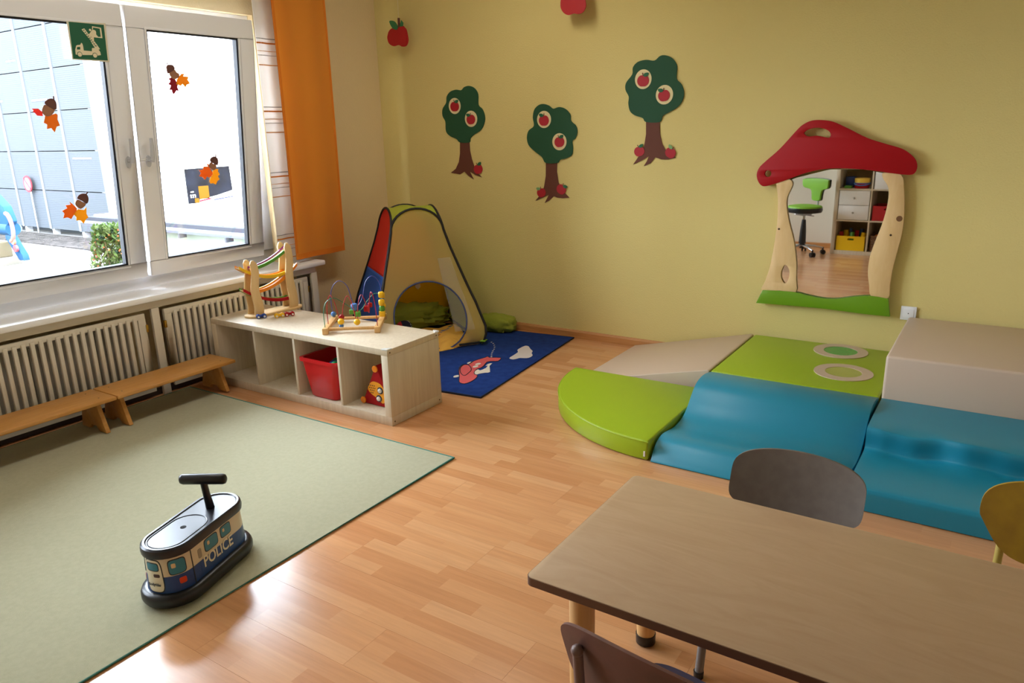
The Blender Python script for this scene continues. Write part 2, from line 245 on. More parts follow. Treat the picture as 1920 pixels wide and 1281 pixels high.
# ------------------------------------------------------------------ materials of the room
m_wallback = mat('yellow_plaster', (218, 201, 132), 0.9, bump=(110, 0.3, 0.010), spec=0.2)
m_wallleft = mat('cream_plaster', (230, 208, 162), 0.9, bump=(90, 0.25, 0.01), spec=0.2)
m_white = mat('white_paint', (228, 224, 216), 0.45)
m_ceiling = mat('ceiling_paint', (235, 232, 222), 0.9)
m_pvc = mat('white_pvc', (238, 239, 242), 0.3)
m_sill = mat('white_sill', (250, 250, 250), 0.3, bump=(40, 0.05, 0.002))
m_gasket = mat('black_gasket', (22, 24, 36), 0.6)
m_cover = mat('cream_enamel', (212, 203, 184), 0.45)
m_rad = mat('radiator_enamel', (170, 165, 155), 0.5)
m_dark = mat('dark_void', (30, 26, 24), 0.9)
m_steel = mat('brushed_steel', (190, 190, 192), 0.3, metal=1.0)
m_brass = mat('brass', (190, 150, 60), 0.35, metal=1.0)
m_chrome = mat('chrome', (215, 215, 220), 0.12, metal=1.0)
m_black = mat('black_plastic', (20, 20, 23), 0.35)
m_base = wood('baseboard_beech', (176, 118, 66), (200, 145, 88), (3, 40, 40), 0.4)
m_beech = wood('beech_varnish', (206, 160, 100), (222, 180, 122), (40, 40, 4), 0.38)
m_bench = wood('bench_wood', (190, 132, 62), (206, 150, 80), (40, 4, 40), 0.35)
m_birch = wood('birch_foil', (204, 189, 164), (217, 204, 180), (50, 50, 3), 0.45, 0.6)
m_ply = wood('birch_ply', (214, 178, 122), (226, 194, 142), (16, 16, 3), 0.5)
m_table = wood('table_laminate', (188, 156, 120), (198, 168, 132), (3, 14, 14), 0.42, 2.0)
m_edge = mat('table_edge_brown', (92, 58, 34), 0.5)
m_red = mat('red_lacquer', (162, 10, 20), 0.45, spec=0.25)
m_yellow = mat('yellow_lacquer', (238, 188, 20), 0.35)
m_orange = mat('orange_lacquer', (238, 136, 22), 0.35)
m_green = mat('green_lacquer', (84, 150, 44), 0.35)
m_blue = mat('blue_lacquer', (32, 66, 150), 0.35)
m_ltblue = mat('mid_blue_lacquer', (66, 118, 186), 0.35)
def glass_mat():
    m, nt, b = _base('window_glass'); out = nt.nodes['Material Output']
    t = nt.nodes.new('ShaderNodeBsdfTransparent'); t.inputs[0].default_value = (0.97, 0.985, 0.98, 1)
    g = nt.nodes.new('ShaderNodeBsdfGlossy'); g.inputs['Roughness'].default_value = 0.0
    fr = nt.nodes.new('ShaderNodeFresnel'); fr.inputs[0].default_value = 1.45
    mx = nt.nodes.new('ShaderNodeMixShader'); nt.links.new(fr.outputs[0], mx.inputs[0]); nt.links.new(t.outputs[0], mx.inputs[1]); nt.links.new(g.outputs[0], mx.inputs[2])
    nt.links.new(mx.outputs[0], out.inputs['Surface']); return m
m_glass = glass_mat()
m_mirror = mat('mirror_silver', (225, 228, 226), 0.015, metal=1.0)
def laminate():
    m, nt, b = _base('beech_laminate'); N = nt.nodes; L = nt.links
    tc = N.new('ShaderNodeTexCoord'); oi = N.new('ShaderNodeObjectInfo')
    sp = N.new('ShaderNodeSeparateXYZ'); L.new(tc.outputs['Object'], sp.inputs[0])
    def mth(op, a, b_=None):
        n = N.new('ShaderNodeMath'); n.operation = op
        for i, v in enumerate((a, b_)):
            if v is None: continue
            if isinstance(v, (int, float)): n.inputs[i].default_value = v
            else: L.new(v, n.inputs[i])
        return n.outputs[0]
    strip = mth('FLOOR', mth('DIVIDE', sp.outputs[1], 0.064))
    rnd = mth('MULTIPLY', oi.outputs['Random'], 37.0)
    wn0 = N.new('ShaderNodeTexWhiteNoise'); wn0.noise_dimensions = '2D'
    c0 = N.new('ShaderNodeCombineXYZ'); L.new(strip, c0.inputs[0]); L.new(rnd, c0.inputs[1]); L.new(c0.outputs[0], wn0.inputs[0])
    seg = mth('FLOOR', mth('ADD', mth('DIVIDE', sp.outputs[0], 0.44), mth('MULTIPLY', wn0.outputs[0], 5.0)))
    wn = N.new('ShaderNodeTexWhiteNoise'); c1 = N.new('ShaderNodeCombineXYZ')
    L.new(seg, c1.inputs[0]); L.new(strip, c1.inputs[1]); L.new(rnd, c1.inputs[2]); L.new(c1.outputs[0], wn.inputs[0])
    r = N.new('ShaderNodeValToRGB'); cr = r.color_ramp
    cr.elements[0].color = lin((190, 133, 88))+(1,); cr.elements[1].color = lin((207, 156, 111))+(1,)
    e = cr.elements.new(0.3); e.color = lin((197, 142, 97))+(1,); e = cr.elements.new(0.65); e.color = lin((202, 149, 103))+(1,)
    L.new(wn.outputs[0], r.inputs[0])
    mp = N.new('ShaderNodeMapping'); mp.inputs['Scale'].default_value = (4, 60, 1); L.new(tc.outputs['Object'], mp.inputs[0])
    ad = N.new('ShaderNodeVectorMath'); ad.operation = 'ADD'; L.new(mp.outputs[0], ad.inputs[0]); L.new(c1.outputs[0], ad.inputs[1])
    n = _noise(nt, 1.0, 5, ad.outputs[0], 0.6)
    r2 = N.new('ShaderNodeValToRGB'); r2.color_ramp.elements[0].color = (0.90, 0.885, 0.87, 1); r2.color_ramp.elements[1].color = (1.06, 1.05, 1.03, 1)
    r2.color_ramp.elements[0].position = 0.3; r2.color_ramp.elements[1].position = 0.7; L.new(n.outputs[0], r2.inputs[0])
    mx = N.new('ShaderNodeMix'); mx.data_type = 'RGBA'; mx.blend_type = 'MULTIPLY'; mx.inputs['Factor'].default_value = 1
    L.new(r.outputs[0], mx.inputs['A']); L.new(r2.outputs[0], mx.inputs['B']); L.new(mx.outputs['Result'], b.inputs['Base Color'])
    b.inputs['Roughness'].default_value = 0.20; b.inputs['Specular IOR Level'].default_value = 0.5
    return m
m_floor = laminate()

# ------------------------------------------------------------------ room shell
RX, RY, RY2, RXC, RZ = 5.7, -5.06, -6.6, 3.75, 2.95
fl = MB().box(-0.3, RX+0.2, RY2-0.2, 0.2, -0.25, -0.008).build('floor', mat('screed', (150, 130, 105), 0.9), kind='structure', smooth=0)
PW, PL = 0.192, 1.285
full = MB().box(0, PL-0.0006, 0, PW-0.0006, -0.008, 0).build('plank', m_floor, fl, smooth=0)
full_me = full.data
off = WM[fl].inverted()
first = True; cache = {}
for j in range(int(math.ceil(-RY2/PW))):
    y = -(j+1)*PW; x = -((j*0.435) % PL)
    while x < RX:
        x0, x1 = max(x, 0.0), min(x+PL, RX)
        if x1-x0 > 0.03 and not (y+PW < RY-0.02 and x1 < RXC):
            key = (round(x0-x, 3), round(x1-x, 3))
            if key not in cache:
                if key == (0.0, PL): cache[key] = full_me
                else:
                    mb = MB().box(x0-x, x1-x-0.0006, 0, PW-0.0006, -0.008, 0)
                    me = bpy.data.meshes.new('plank'); me.from_pydata([tuple(p) for p in mb.v], [], mb.f); me.materials.append(m_floor); cache[key] = me
            if first and key == (0.0, PL): o = full; first = False
            else: o = bpy.data.objects.new('plank', cache[key]); COL.objects.link(o); o.parent = fl
            o.location = off @ Vector((x, y, 0))
        x += PL
# plank mesh was made relative to the floor's own origin: put it back to plain local coordinates
full_me.transform(WM[fl])
MB().box(-0.3, RX+0.2, RY2-0.2, 0.2, RZ, RZ+0.2).build('ceiling', m_ceiling, kind='structure', smooth=0)
MB().box(-0.3, RX+0.2, 0.0, 0.2, -0.25, RZ).build('wall_back', m_wallback, kind='structure', smooth=0)
MB().box(RX, RX+0.2, RY2, 0, -0.25, RZ).build('wall_right', mat('white_plaster', (232, 226, 212), 0.9), kind='structure', smooth=0)
MB().box(-0.3, RXC, RY-0.2, RY, -0.25, RZ).build('wall_rear', mat('white_plaster', (232, 226, 212), 0.9), kind='structure', smooth=0)
MB().box(RXC-0.2, RXC, RY2, RY-0.2, -0.25, RZ).build('wall_niche', MATS['white_plaster'], kind='structure', smooth=0)
MB().box(RXC-0.2, RX+0.2, RY2-0.2, RY2, -0.25, RZ).build('wall_far', MATS['white_plaster'], kind='structure', smooth=0)
# added ceiling fill lamps, out of view, to brighten left wall and corner
def fill_lamp(x, y, label, power=3.0):
    c = thing('ceiling_lamp', label, 'lamp', (x, y, RZ-0.075), group='flat ceiling lamps')
    MB().box(x-0.16, x+0.16, y-0.61, y+0.61, RZ-0.060, RZ-0.0005).build('housing', m_white, c, bevel=0.006)
    df = mat('lamp_diffuser', (255, 236, 205), 0.6); b = df.node_tree.nodes['Principled BSDF']; b.inputs['Emission Color'].default_value = (1, 0.94, 0.86, 1); b.inputs['Emission Strength'].default_value = 3.0  # glowing material of the added fill lamps only
    MB().box(x-0.145, x+0.145, y-0.595, y+0.595, RZ-0.068, RZ-0.060).build('diffuser', df, c, bevel=0.003)
    d = bpy.data.lights.new('lamp_light', 'AREA'); d.shape = 'RECTANGLE'; d.size = 0.28; d.size_y = 1.18; d.energy = power; d.color = (1.0, 0.94, 0.86)
    o = bpy.data.objects.new('lamp_light', d); COL.objects.link(o); o.parent = c; o.location = (0, 0, 0.004); d.cycles.is_portal = False
fill_lamp(1.5, -3.3, 'flat white ceiling lamp above the green carpet')
fill_lamp(1.7, -1.45, 'flat white ceiling lamp nearest the apple trees', 4.6)
WY0, WY1, WZ0, WZ1 = -3.35, -1.18, 0.60, 2.27        # window 1 opening
VY0, VY1 = -4.85, -3.50                               # window 2 opening (left of the frame)
wl = MB()
wl.box(-0.3, 0, RY, 0, -0.25, WZ0).box(-0.3, 0, RY, 0, WZ1, RZ).box(-0.3, 0, WY1, 0, WZ0, WZ1).box(-0.3, 0, VY1, WY0, WZ0, WZ1).box(-0.3, 0, RY, VY0, WZ0, WZ1)
wl.build('wall_left', m_wallleft, kind='structure', smooth=0)
bb = MB(); bb.prism([(0, 0), (0.018, 0), (0.018, 0.045), (0.011, 0.058), (0, 0.058)], lambda a, b, h: (h, -a, b), 0.0, RX)
bb.build('baseboard_back', m_base, kind='structure', smooth=0)
bb = MB(); bb.prism([(0, 0), (0.018, 0), (0.018, 0.045), (0.011, 0.058), (0, 0.058)], lambda a, b, h: (h, RY+a, b), 0.0, RXC)
bb.build('baseboard_rear', m_base, kind='structure', smooth=0)
bb = MB(); bb.prism([(0, 0), (0.018, 0), (0.018, 0.045), (0.011, 0.058), (0, 0.058)], lambda a, b, h: (a, h, b), -1.0, -0.018)
bb.build('baseboard_left', m_base, kind='structure', smooth=0)

# ------------------------------------------------------------------ windows
def frame_ring(mb, y0, y1, z0, z1, w, x0, x1, wb=None):
    wb = w if wb is None else wb
    mb.box(x0, x1, y0, y1, z1-w, z1).box(x0, x1, y0, y1, z0, z0+wb).box(x0, x1, y0, y0+w, z0+wb, z1-w).box(x0, x1, y1-w, y1, z0+wb, z1-w); return mb
def window(name, y0, y1, sashes, tilt, with_handles=True):
    w = thing(name, None, None, (-0.05, (y0+y1)/2, WZ0), kind='structure')
    f = MB(); f.box(-0.10, -0.048, y0, y1, WZ1-0.095, WZ1).box(-0.10, -0.048, y0, y1, WZ0, WZ0+0.115).box(-0.10, -0.048, y0, y0+0.08, WZ0+0.115, WZ1-0.095).box(-0.10, -0.048, y1-0.155, y1, WZ0+0.115, WZ1-0.095); f.build('frame', m_pvc, w, bevel=0.004)
    T0 = Matrix.Translation((0, 0, 0.69)) @ Matrix.Rotation(math.atan(tilt), 4, 'Y')
    for (a, b, hside) in sashes:
        L = 1.532; W = 0.115
        s = MB(); frame_ring(s, a, b, 0, L, W, -0.045, 0.0, 0.09); s.xf(T0); so = s.build('sash', m_pvc, w, bevel=0.005)
        g = MB(); frame_ring(g, a+W-0.002, b-W+0.002, 0.088, L-W+0.002, 0.013, -0.041, -0.006); g.xf(T0); g.build('gasket', m_gasket, so)
        bead = MB(); frame_ring(bead, a+W-0.012, b-W+0.012, 0.078, L-W+0.012, 0.013, -0.006, 0.004); bead.xf(T0); bead.build('glazing_bead', m_pvc, so, bevel=0.002)
        p = MB().box(-0.038, -0.032, a+W-0.004, b-W+0.004, 0.086, L-W+0.004); p.xf(T0); p.build('pane', m_glass, so, smooth=0)
        if with_handles and hside:
            hy = b-0.05 if hside > 0 else a+0.05; hz = 0.69
            h = MB(); h.prism(circ(hy, hz, 0.015, 0.034, 16), lambda p_, q, h_: (h_, p_, q), 0.0, 0.010)
            h.tube([(0.008, hy, hz+0.008), (0.042, hy, hz+0.008)], 0.009, 10)
            h.tube([(0.042, hy, hz), (0.047, hy+0.002, hz+0.03), (0.047, hy+0.004, hz+0.075), (0.044, hy+0.004, hz+0.135)], [0.012, 0.012, 0.012, 0.010], 10, flat=0.8)
            h.xf(T0); h.build('handle', mat('handle_grey_white', (196, 198, 204), 0.25), so, bevel=0.0)
    return w
TILT = 0.0984
w1 = window('window_1', WY0, WY1, [(-3.30, -2.178, 1), (-2.154, -1.305, -1)], TILT)
w2 = window('window_2', VY0, VY1, [(-4.80, -4.19, 1), (-4.16, -3.55, -1)], 0.0, False)
T0 = Matrix.Translation((0, 0, 0.69)) @ Matrix.Rotation(math.atan(TILT), 4, 'Y')
cord = MB(); pts = [(0.052, -2.232+0.02*0, 0.705), (0.05, -2.16, 0.70), (0.052, -2.097, 0.705), (0.05, -2.16, 0.712)]
cord.tube(pts, 0.0018, 6, closed=True).xf(T0).build('tie_cord', mat('white_cord', (225, 225, 222), 0.8), label='thin white cord tying the two window handles together', cat='cord')

# sill and apron
sl = MB().box(-0.10, 0.231, -4.95, -0.955, 0.585, 0.620).build('trim_1', m_sill, kind='structure', bevel=0.008)
tag(sl, 'white window sill board')
ap = MB().box(0.178, 0.200, -4.95, -1.03, 0.540, 0.585).build('trim_2', m_cover, kind='structure', bevel=0.002)

# ------------------------------------------------------------------ radiator covers
slat_me = {}
def cover(y0, y1, label):
    c = thing('radiator_cover', label, 'radiator cover', (0.19, (y0+y1)/2, 0.035), group='radiator covers under the window sill')
    f = MB(); z0, z1 = 0.04, 0.520; x0, x1 = 0.180, 0.200
    f.box(x0, x1, y0, y1, z1-0.032, z1).box(x0, x1, y0, y1, z0, 0.105).box(x0, x1, y0, y0+0.045, 0.105, z1-0.032).box(x0, x1, y1-0.045, y1, 0.105, z1-0.032)
    f.build('panel_frame', m_cover, c, bevel=0.002)
    n = int((y1-y0-0.09)/0.0426); p = (y1-y0-0.09)/n
    first = None
    for i in range(n):
        yc = y0+0.045+p*(i+0.5)-p*0.0
        if i == 0: pass
        if first is None:
            first = MB().box(0.192, 0.212, yc-0.0105, yc+0.0105, 0.080, 0.503).build('slat', m_cover, c, bevel=0.003); y_first = yc
        else:
            o = bpy.data.objects.new('slat', first.data); COL.objects.link(o); o.parent = c; o.location = (0, yc-y_first, 0)
    for (yy, zz) in ((y1+0.002, 0.43), (y1+0.002, 0.14)):
        MB().box(0.188, 0.206, yy-0.006, yy+0.008, zz-0.022, zz+0.022).build('hinge', m_brass, c, bevel=0.002)
    for (yy, zz) in ((y0-0.002, 0.43), (y0-0.002, 0.14)):
        MB().box(0.188, 0.206, yy-0.008, yy+0.006, zz-0.022, zz+0.022).build('hinge', m_brass, c, bevel=0.002)
    return c
cover(-3.565, -2.355, 'cream slatted radiator cover standing left of the post, above the front bench')
cover(-2.232, -1.112, 'cream slatted radiator cover between the post and the corner, behind the wooden shelf')
cover(-4.86, -3.68, 'cream slatted radiator cover nearest the camera under the sill')
for i, (a, b) in enumerate(((-2.31, -2.262), (-1.072, -1.02), (-3.64, -3.595))):
    p = MB().box(0.178, 0.200, a, b, 0.0 if i != 1 else 0.0, 0.540); p.build('trim_%d' % (i+3), m_cover, kind='structure', bevel=0.002)
MB().box(0.0, 0.178, -1.04, -1.02, 0.0, 0.585).build('trim_6', m_cover, kind='structure', bevel=0.001)
for (a, b, lb) in ((-3.45, -2.42, 'panel radiator hidden behind the left slatted cover'), (-2.17, -1.2, 'panel radiator hidden behind the right slatted cover')):
    r = thing('radiator', lb, 'radiator', (0.1, (a+b)/2, 0.09))
    MB().box(0.05, 0.13, a, b, 0.10, 0.49).build('panel', m_rad, r, bevel=0.01)
    fin = MB()
    k = a+0.03
    while k < b-0.02: fin.box(0.13, 0.139, k-0.008, k+0.008, 0.14, 0.46); k += 0.05
    fin.build('ribs', m_rad, r, bevel=0.002)
    ft = MB().box(0.06, 0.12, a+0.1, a+0.14, 0.0, 0.10).box(0.06, 0.12, b-0.14, b-0.1, 0.0, 0.10); ft.build('feet', m_rad, r)

MB().box(0.150, 0.160, -4.95, -1.03, 0.0, 0.042).build('baseboard_niche', mat('dark_skirting', (52, 38, 30), 0.7), kind='structure', smooth=0)  # dark brown strip, painted stand-in for the shade beneath the radiator covers
# ------------------------------------------------------------------ curtains
m_cur = mat('orange_fabric', (246, 170, 58), 0.85, bump=(260, 0.2, 0.002), trans=0.45, sheen=0.2)
m_curb = mat('orange_hem', (230, 130, 26), 0.85, trans=0.15)
def curtain(name, material, y0, y1, z0, x0, fold, waves, label, hemmat=None, th=0.0025):
    c = thing(name, label, 'curtain', (x0, (y0+y1)/2, z0))
    def fn(u, v, k):
        y = y0+(y1-y0)*u; z = z0+(RZ-0.1-z0)*v
        return (x0+fold*sin(u*waves*2*pi)*(0.6+0.4*v)+fold*0.5*sin(u*waves*4.7+1)+k*th+0.012*sin(v*2.2), y+0.004*sin(v*3), z)
    MB().slab(fn, 48, 24).build('panel', material, c, smooth=60)
    if hemmat:
        for (ua, ub, va, vb) in ((0, 0.035, 0, 1), (0.965, 1, 0, 1), (0.035, 0.965, 0, 0.018)):
            MB().slab(lambda u, v, k: tuple(Vector(fn(ua+(ub-ua)*u, va+(vb-va)*v, k))+Vector((0.0015*(1 if k else -1), 0, 0))), 6 if ub-ua < 0.5 else 48, 24 if vb > 0.5 else 2).build('hem', hemmat, c, smooth=60)
    MB().tube([(x0, y0-0.01, RZ-0.1), (x0, y1+0.01, RZ-0.1)], 0.008, 8).build('rod', m_white, c)
    return c, fn
curtain('curtain_panel', m_cur, -1.165, -0.690, 0.648, 0.165, 0.006, 2.0, 'orange fabric curtain panel hanging beside the window', m_curb)
m_sheer = mat('sheer_fabric', (240, 236, 230), 0.9, trans=0.45, alpha=0.94)
sc, sfn = curtain('sheer_curtain', m_sheer, -1.262, -0.72, 0.632, 0.095, 0.006, 4.0, 'white sheer curtain with thin striped bands behind the orange curtain')
bandc = [((222, 160, 96), 0.006), ((150, 140, 135), 0.003), ((226, 176, 130), 0.004), ((226, 140, 60), 0.009), ((140, 138, 140), 0.004)]
z = 0.66
while z < RZ-0.4:
    for k, (c, h) in enumerate(bandc):
        zz = z+[0, 0.062, 0.088, 0.135, 0.165][k]
        v0 = (zz-0.632)/(RZ-0.1-0.632); v1 = (zz+h-0.632)/(RZ-0.1-0.632)
        MB().slab(lambda u, v, kk: tuple(Vector(sfn(u, v0+(v1-v0)*v, kk))+Vector((0.0008*(1 if kk else -1), 0, 0))), 24, 1).build('stripe', mat('stripe_%d' % k, c, 0.9, trans=0.3), sc)
    z += 0.43
# ------------------------------------------------------------------ things on the glass
def SF(o_): 
    def f(a, b, h):
        p = T0 @ Vector((o_+h, a, b)); return tuple(p)
    return f
mcap = mat('felt_dark_brown', (104, 66, 58), 0.9); mnut = mat('felt_brown', (164, 116, 86), 0.9)
leafc = {'A': ((150, 24, 44), (240, 160, 20)), 'B': ((236, 70, 60), (226, 128, 26)), 'C': ((236, 124, 20), (244, 182, 16)), 'D': ((238, 124, 28), (250, 190, 30))}
lab = {'A': 'paper acorn with crimson and yellow leaves at the top of the right pane', 'B': 'paper acorn with one orange leaf and red fringe on the left pane',
       'C': 'paper acorn with orange and yellow leaves at the bottom of the left pane', 'D': 'paper acorn on orange and yellow leaves in front of the dark poster'}
for k, d in DATA['stick'].items():
    ys = [p[0] for v in d.values() for p in v]; zs = [p[1] for v in d.values() for p in v]
    base = T0 @ Vector((-0.03, sum(ys)/len(ys), min(zs)))
    t = thing('acorn_decoration', lab[k], 'window decoration', base, group='autumn acorns on the window')
    f = SF(-0.0318)
    MB().prism(d['l1'], f, 0.0, 0.0012).build('leaf', mat('leaf_a_'+k, leafc[k][0], 0.8, trans=0.22), t, smooth=0)
    MB().prism(d['l2'], f, 0.0012, 0.0024).build('leaf', mat('leaf_b_'+k, leafc[k][1], 0.8, trans=0.22), t, smooth=0)
    MB().prism(smoothc(d['nut'], 3), f, 0.0024, 0.0044).build('nut', mnut, t, smooth=0)
    cp = MB().prism(smoothc(d['cap'], 3), f, 0.0044, 0.0066).build('cap', mcap, t, smooth=0)
    MB().prism(d['stem'], f, 0.0044, 0.0066).build('stem', mcap, cp, smooth=0)
sg = DATA['sign']; f = SF(0.0085)
t = thing('rescue_sign', 'green fire engine ladder sign in the corner of the left pane', 'sign', T0 @ Vector((-0.012, -2.376, 1.23)))
MB().prism(sg['plate'], f, -0.0035, 0.0).build('plate', mat('sign_cream', (222, 214, 190), 0.5), t, smooth=0)
MB().prism(sg['green'], f, 0.0, 0.0008).build('field', mat('sign_green', (16, 92, 62), 0.5), t, smooth=0)
m_pic = mat('sign_pictogram', (226, 214, 180), 0.5); e = (0.0008, 0.0016)
MB().prism(sg['cab'], f, *e).build('truck', m_pic, t, smooth=0)
MB().prism(sg['cabwin'], f, 0.0016, 0.0022).build('cab_window', MATS['sign_green'], t, smooth=0)
MB().prism(sg['ladder'], f, *e).build('ladder', m_pic, t, smooth=0)
MB().prism(sg['frame'], f, *e).build('window_outline', m_pic, t, smooth=0)
MB().prism(smoothc(sg['person'], 2), f, *e).build('figure', m_pic, t, smooth=0)
wv = sg['wheels']; rw = hypot(wv[2][0]-wv[0][0], wv[2][1]-wv[0][1])
for c in wv[:2]:
    MB().prism(circ(c[0], c[1], rw*1.25, n=18), f, 0.0016, 0.002).build('wheel_arch', MATS['sign_green'], t, smooth=0)
    MB().prism(circ(c[0], c[1], rw, n=18), f, 0.002, 0.0026).build('wheel', m_pic, t, smooth=0)
rh = hypot(wv[4][0]-wv[3][0], wv[4][1]-wv[3][1])
MB().prism(circ(wv[3][0], wv[3][1], rh, n=16), f, *e).build('head', m_pic, t, smooth=0)
# ladder rungs as dark gaps
la = sg['ladder']
for i in range(9):
    q = 0.06+i*0.1
    a = Vector(la[0]).lerp(Vector(la[-3]), min(1, q)); b = Vector(la[1]).lerp(Vector(la[5]), min(1, q))
    d = (b-a); nrm = Vector((-d.y, d.x)).normalized()*0.0022
    p1, p2 = a.lerp(b, 0.28), a.lerp(b, 0.72)
    MB().prism([tuple(p1-nrm), tuple(p2-nrm), tuple(p2+nrm), tuple(p1+nrm)], f, 0.0016, 0.0021).build('rung_gap', MATS['sign_green'], t, smooth=0)

# ------------------------------------------------------------------ benches
def bench(y0, y1, label):
    b = thing('low_bench', label, 'bench', (0.41, (y0+y1)/2, 0.0), group='low wooden benches along the radiator')
    MB().box(0.290, 0.540, y0, y1, 0.180, 0.200).build('seat_board', m_bench, b, bevel=0.005)
    prof = [(0.275, 0.010), (0.355, 0.010), (0.375, 0.035), (0.425, 0.035), (0.445, 0.010), (0.520, 0.010), (0.505, 0.045), (0.455, 0.180), (0.315, 0.180)]
    for yy in (y0+0.045, y1-0.075):
        MB().prism(prof, lambda a, q, h: (a, h, q), yy, yy+0.024).build('leg', m_bench, b, bevel=0.004)
    MB().box(0.36, 0.41, y0+0.069, y1-0.075, 0.140, 0.178).build('stretcher', m_bench, b, bevel=0.003)
    for yy in (y0+0.057, y1-0.063):
        for xx in (0.35, 0.48): MB().lathe([(0.004, 0.1995), (0.004, 0.2005)], 8, Matrix.Translation((xx, yy, 0))).build('screw', m_black, b, smooth=0)
    for yy in (y1-0.095,): MB().box(0.405, 0.44, yy-0.005, yy+0.018, 0.155, 0.179).build('bracket', mat('blue_plastic', (30, 60, 120), 0.5), b, bevel=0.002)
    return b
bench(-3.72, -2.772, 'low beech bench nearer the camera, its end against the second bench')
bench(-2.766, -2.028, 'low beech bench whose far end touches the wooden cube shelf')

# ------------------------------------------------------------------ green carpet
m_rug = mat('sage_carpet', (184, 182, 152), 0.95, var=(60, (178, 176, 146)), bump=(420, 0.6, 0.004), spec=0.1, sheen=0.15)
rg = thing('carpet', 'large sage green carpet with teal edging in front of the benches', 'carpet', (1.25, -3.4, 0.0))
RC = [(0.22, -2.152), (2.295, -2.152), (2.295, -4.17), (0.22, -4.17)]
MB().box(0.22, 2.295, -4.17, -2.152, 0.0, 0.007).build('pile', m_rug, rg, bevel=0.002)
MB().tube([(x, y, 0.0055) for x, y in RC], 0.005, 6, closed=True).build('edge_binding', mat('teal_binding', (60, 128, 116), 0.8), rg)

# ------------------------------------------------------------------ cube shelf
SX0, SX1, SY0, SY1, SZ = 0.294, 1.764, -1.995, -1.573, 0.4225
sh = thing('cube_shelf', 'low birch shelf with four open cubes jutting out from the window wall', 'shelf', ((SX0+SX1)/2, (SY0+SY1)/2, 0))
MB().box(SX0, SX1, SY0, SY1, SZ-0.034, SZ).build('top_board', m_birch, sh, bevel=0.002)
MB().box(SX0, SX1, SY0, SY1, 0.0, 0.050).build('bottom_board', m_birch, sh, bevel=0.002)
MB().box(SX0, SX0+0.045, SY0, SY1, 0.050, SZ-0.034).build('side_board', m_birch, sh, bevel=0.001)
MB().box(SX1-0.045, SX1, SY0, SY1, 0.050, SZ-0.034).build('side_board', m_birch, sh, bevel=0.001)
for xc in (0.692, 1.040, 1.394): MB().box(xc-0.0085, xc+0.0085, SY0+0.003, SY1, 0.050, SZ-0.034).build('divider', m_birch, sh, bevel=0.001)
m_prot = mat('clear_protector', (235, 238, 235), 0.15, alpha=0.6)
for yy in (SY0, SY1):
    s = 1 if yy == SY0 else -1
    MB().prism([(SX1+0.004, yy-s*0.004), (SX1-0.038, yy-s*0.004), (SX1-0.030, yy+s*0.010), (SX1-0.008, yy+s*0.028), (SX1+0.004, yy+s*0.036)], XY(), SZ-0.004, SZ+0.006).build('corner_protector', m_prot, sh, bevel=0.003)
for (yy, zz) in ((SY0+0.02, SZ-0.018), (SY1-0.02, SZ-0.018), (SY0+0.022, 0.022), (SY1-0.022, 0.022)):
    MB().tube([(SX1-0.002, yy, zz), (SX1+0.0008, yy, zz)], 0.0045, 10).build('screw', mat('screw_hole', (84, 66, 44), 0.6), sh, smooth=0)

# red tub in the third cube
def rrect(cx, cy, hx, hy, r, n=5):
    o = []
    for (sx, sy, a0) in ((1, 1, 0), (-1, 1, 90), (-1, -1, 180), (1, -1, 270)):
        for i in range(n+1):
            a = radians(a0+90*i/n); o.append((cx+sx*(hx-r)+r*cos(a), cy+sy*(hy-r)+r*sin(a)))
    return o
def loft(mb, rings, cap0=True, cap1=True):
    n = len(rings[0]); vs = [p for r in rings for p in r]; fs = []
    for i in range(len(rings)-1):
        for k in range(n): fs.append((i*n+k, i*n+(k+1) % n, (i+1)*n+(k+1) % n, (i+1)*n+k))
    if cap0: fs.append(tuple(range(n-1, -1, -1)))
    if cap1: fs.append(tuple((len(rings)-1)*n+k for k in range(n)))
    return mb.add(vs, fs)
m_tub = mat('red_tub_plastic', (205, 22, 32), 0.32)
tb = thing('storage_tub', 'red plastic tub in the third cube of the low shelf', 'tub', (1.218, -1.79, 0.05))
def ring(hx, hy, z, r): return [(x, y, z) for x, y in rrect(1.216, -1.79, hx, hy, r)]
t = MB(); loft(t, [ring(0.098, 0.170, 0.051, 0.03), ring(0.104, 0.178, 0.058, 0.03), ring(0.140, 0.195, 0.262, 0.03), ring(0.150, 0.205, 0.264, 0.03), ring(0.152, 0.206, 0.283, 0.03), ring(0.137, 0.192, 0.283, 0.03), ring(0.135, 0.19, 0.262, 0.03), ring(0.098, 0.168, 0.062, 0.03)], True, True)
t.build('tub_body', m_tub, tb, smooth=50)
for i, (x, y, z, r) in enumerate(((1.30, -1.93, 0.247, 0.03), (1.24, -1.88, 0.22, 0.04), (1.18, -1.80, 0.20, 0.045), (1.27, -1.76, 0.21, 0.045))):
    MB().ball((x, y, z), r, 14).build('play_ball', mat('ball_green', (26, 150, 84), 0.4) if i % 2 == 0 else m_blue, label=['green play ball at the front rim inside the red tub', 'blue play ball just behind the front one in the red tub', 'green play ball on the left inside the red tub', 'blue play ball at the back right of the red tub'][i], cat='ball', group='play balls in the red tub')

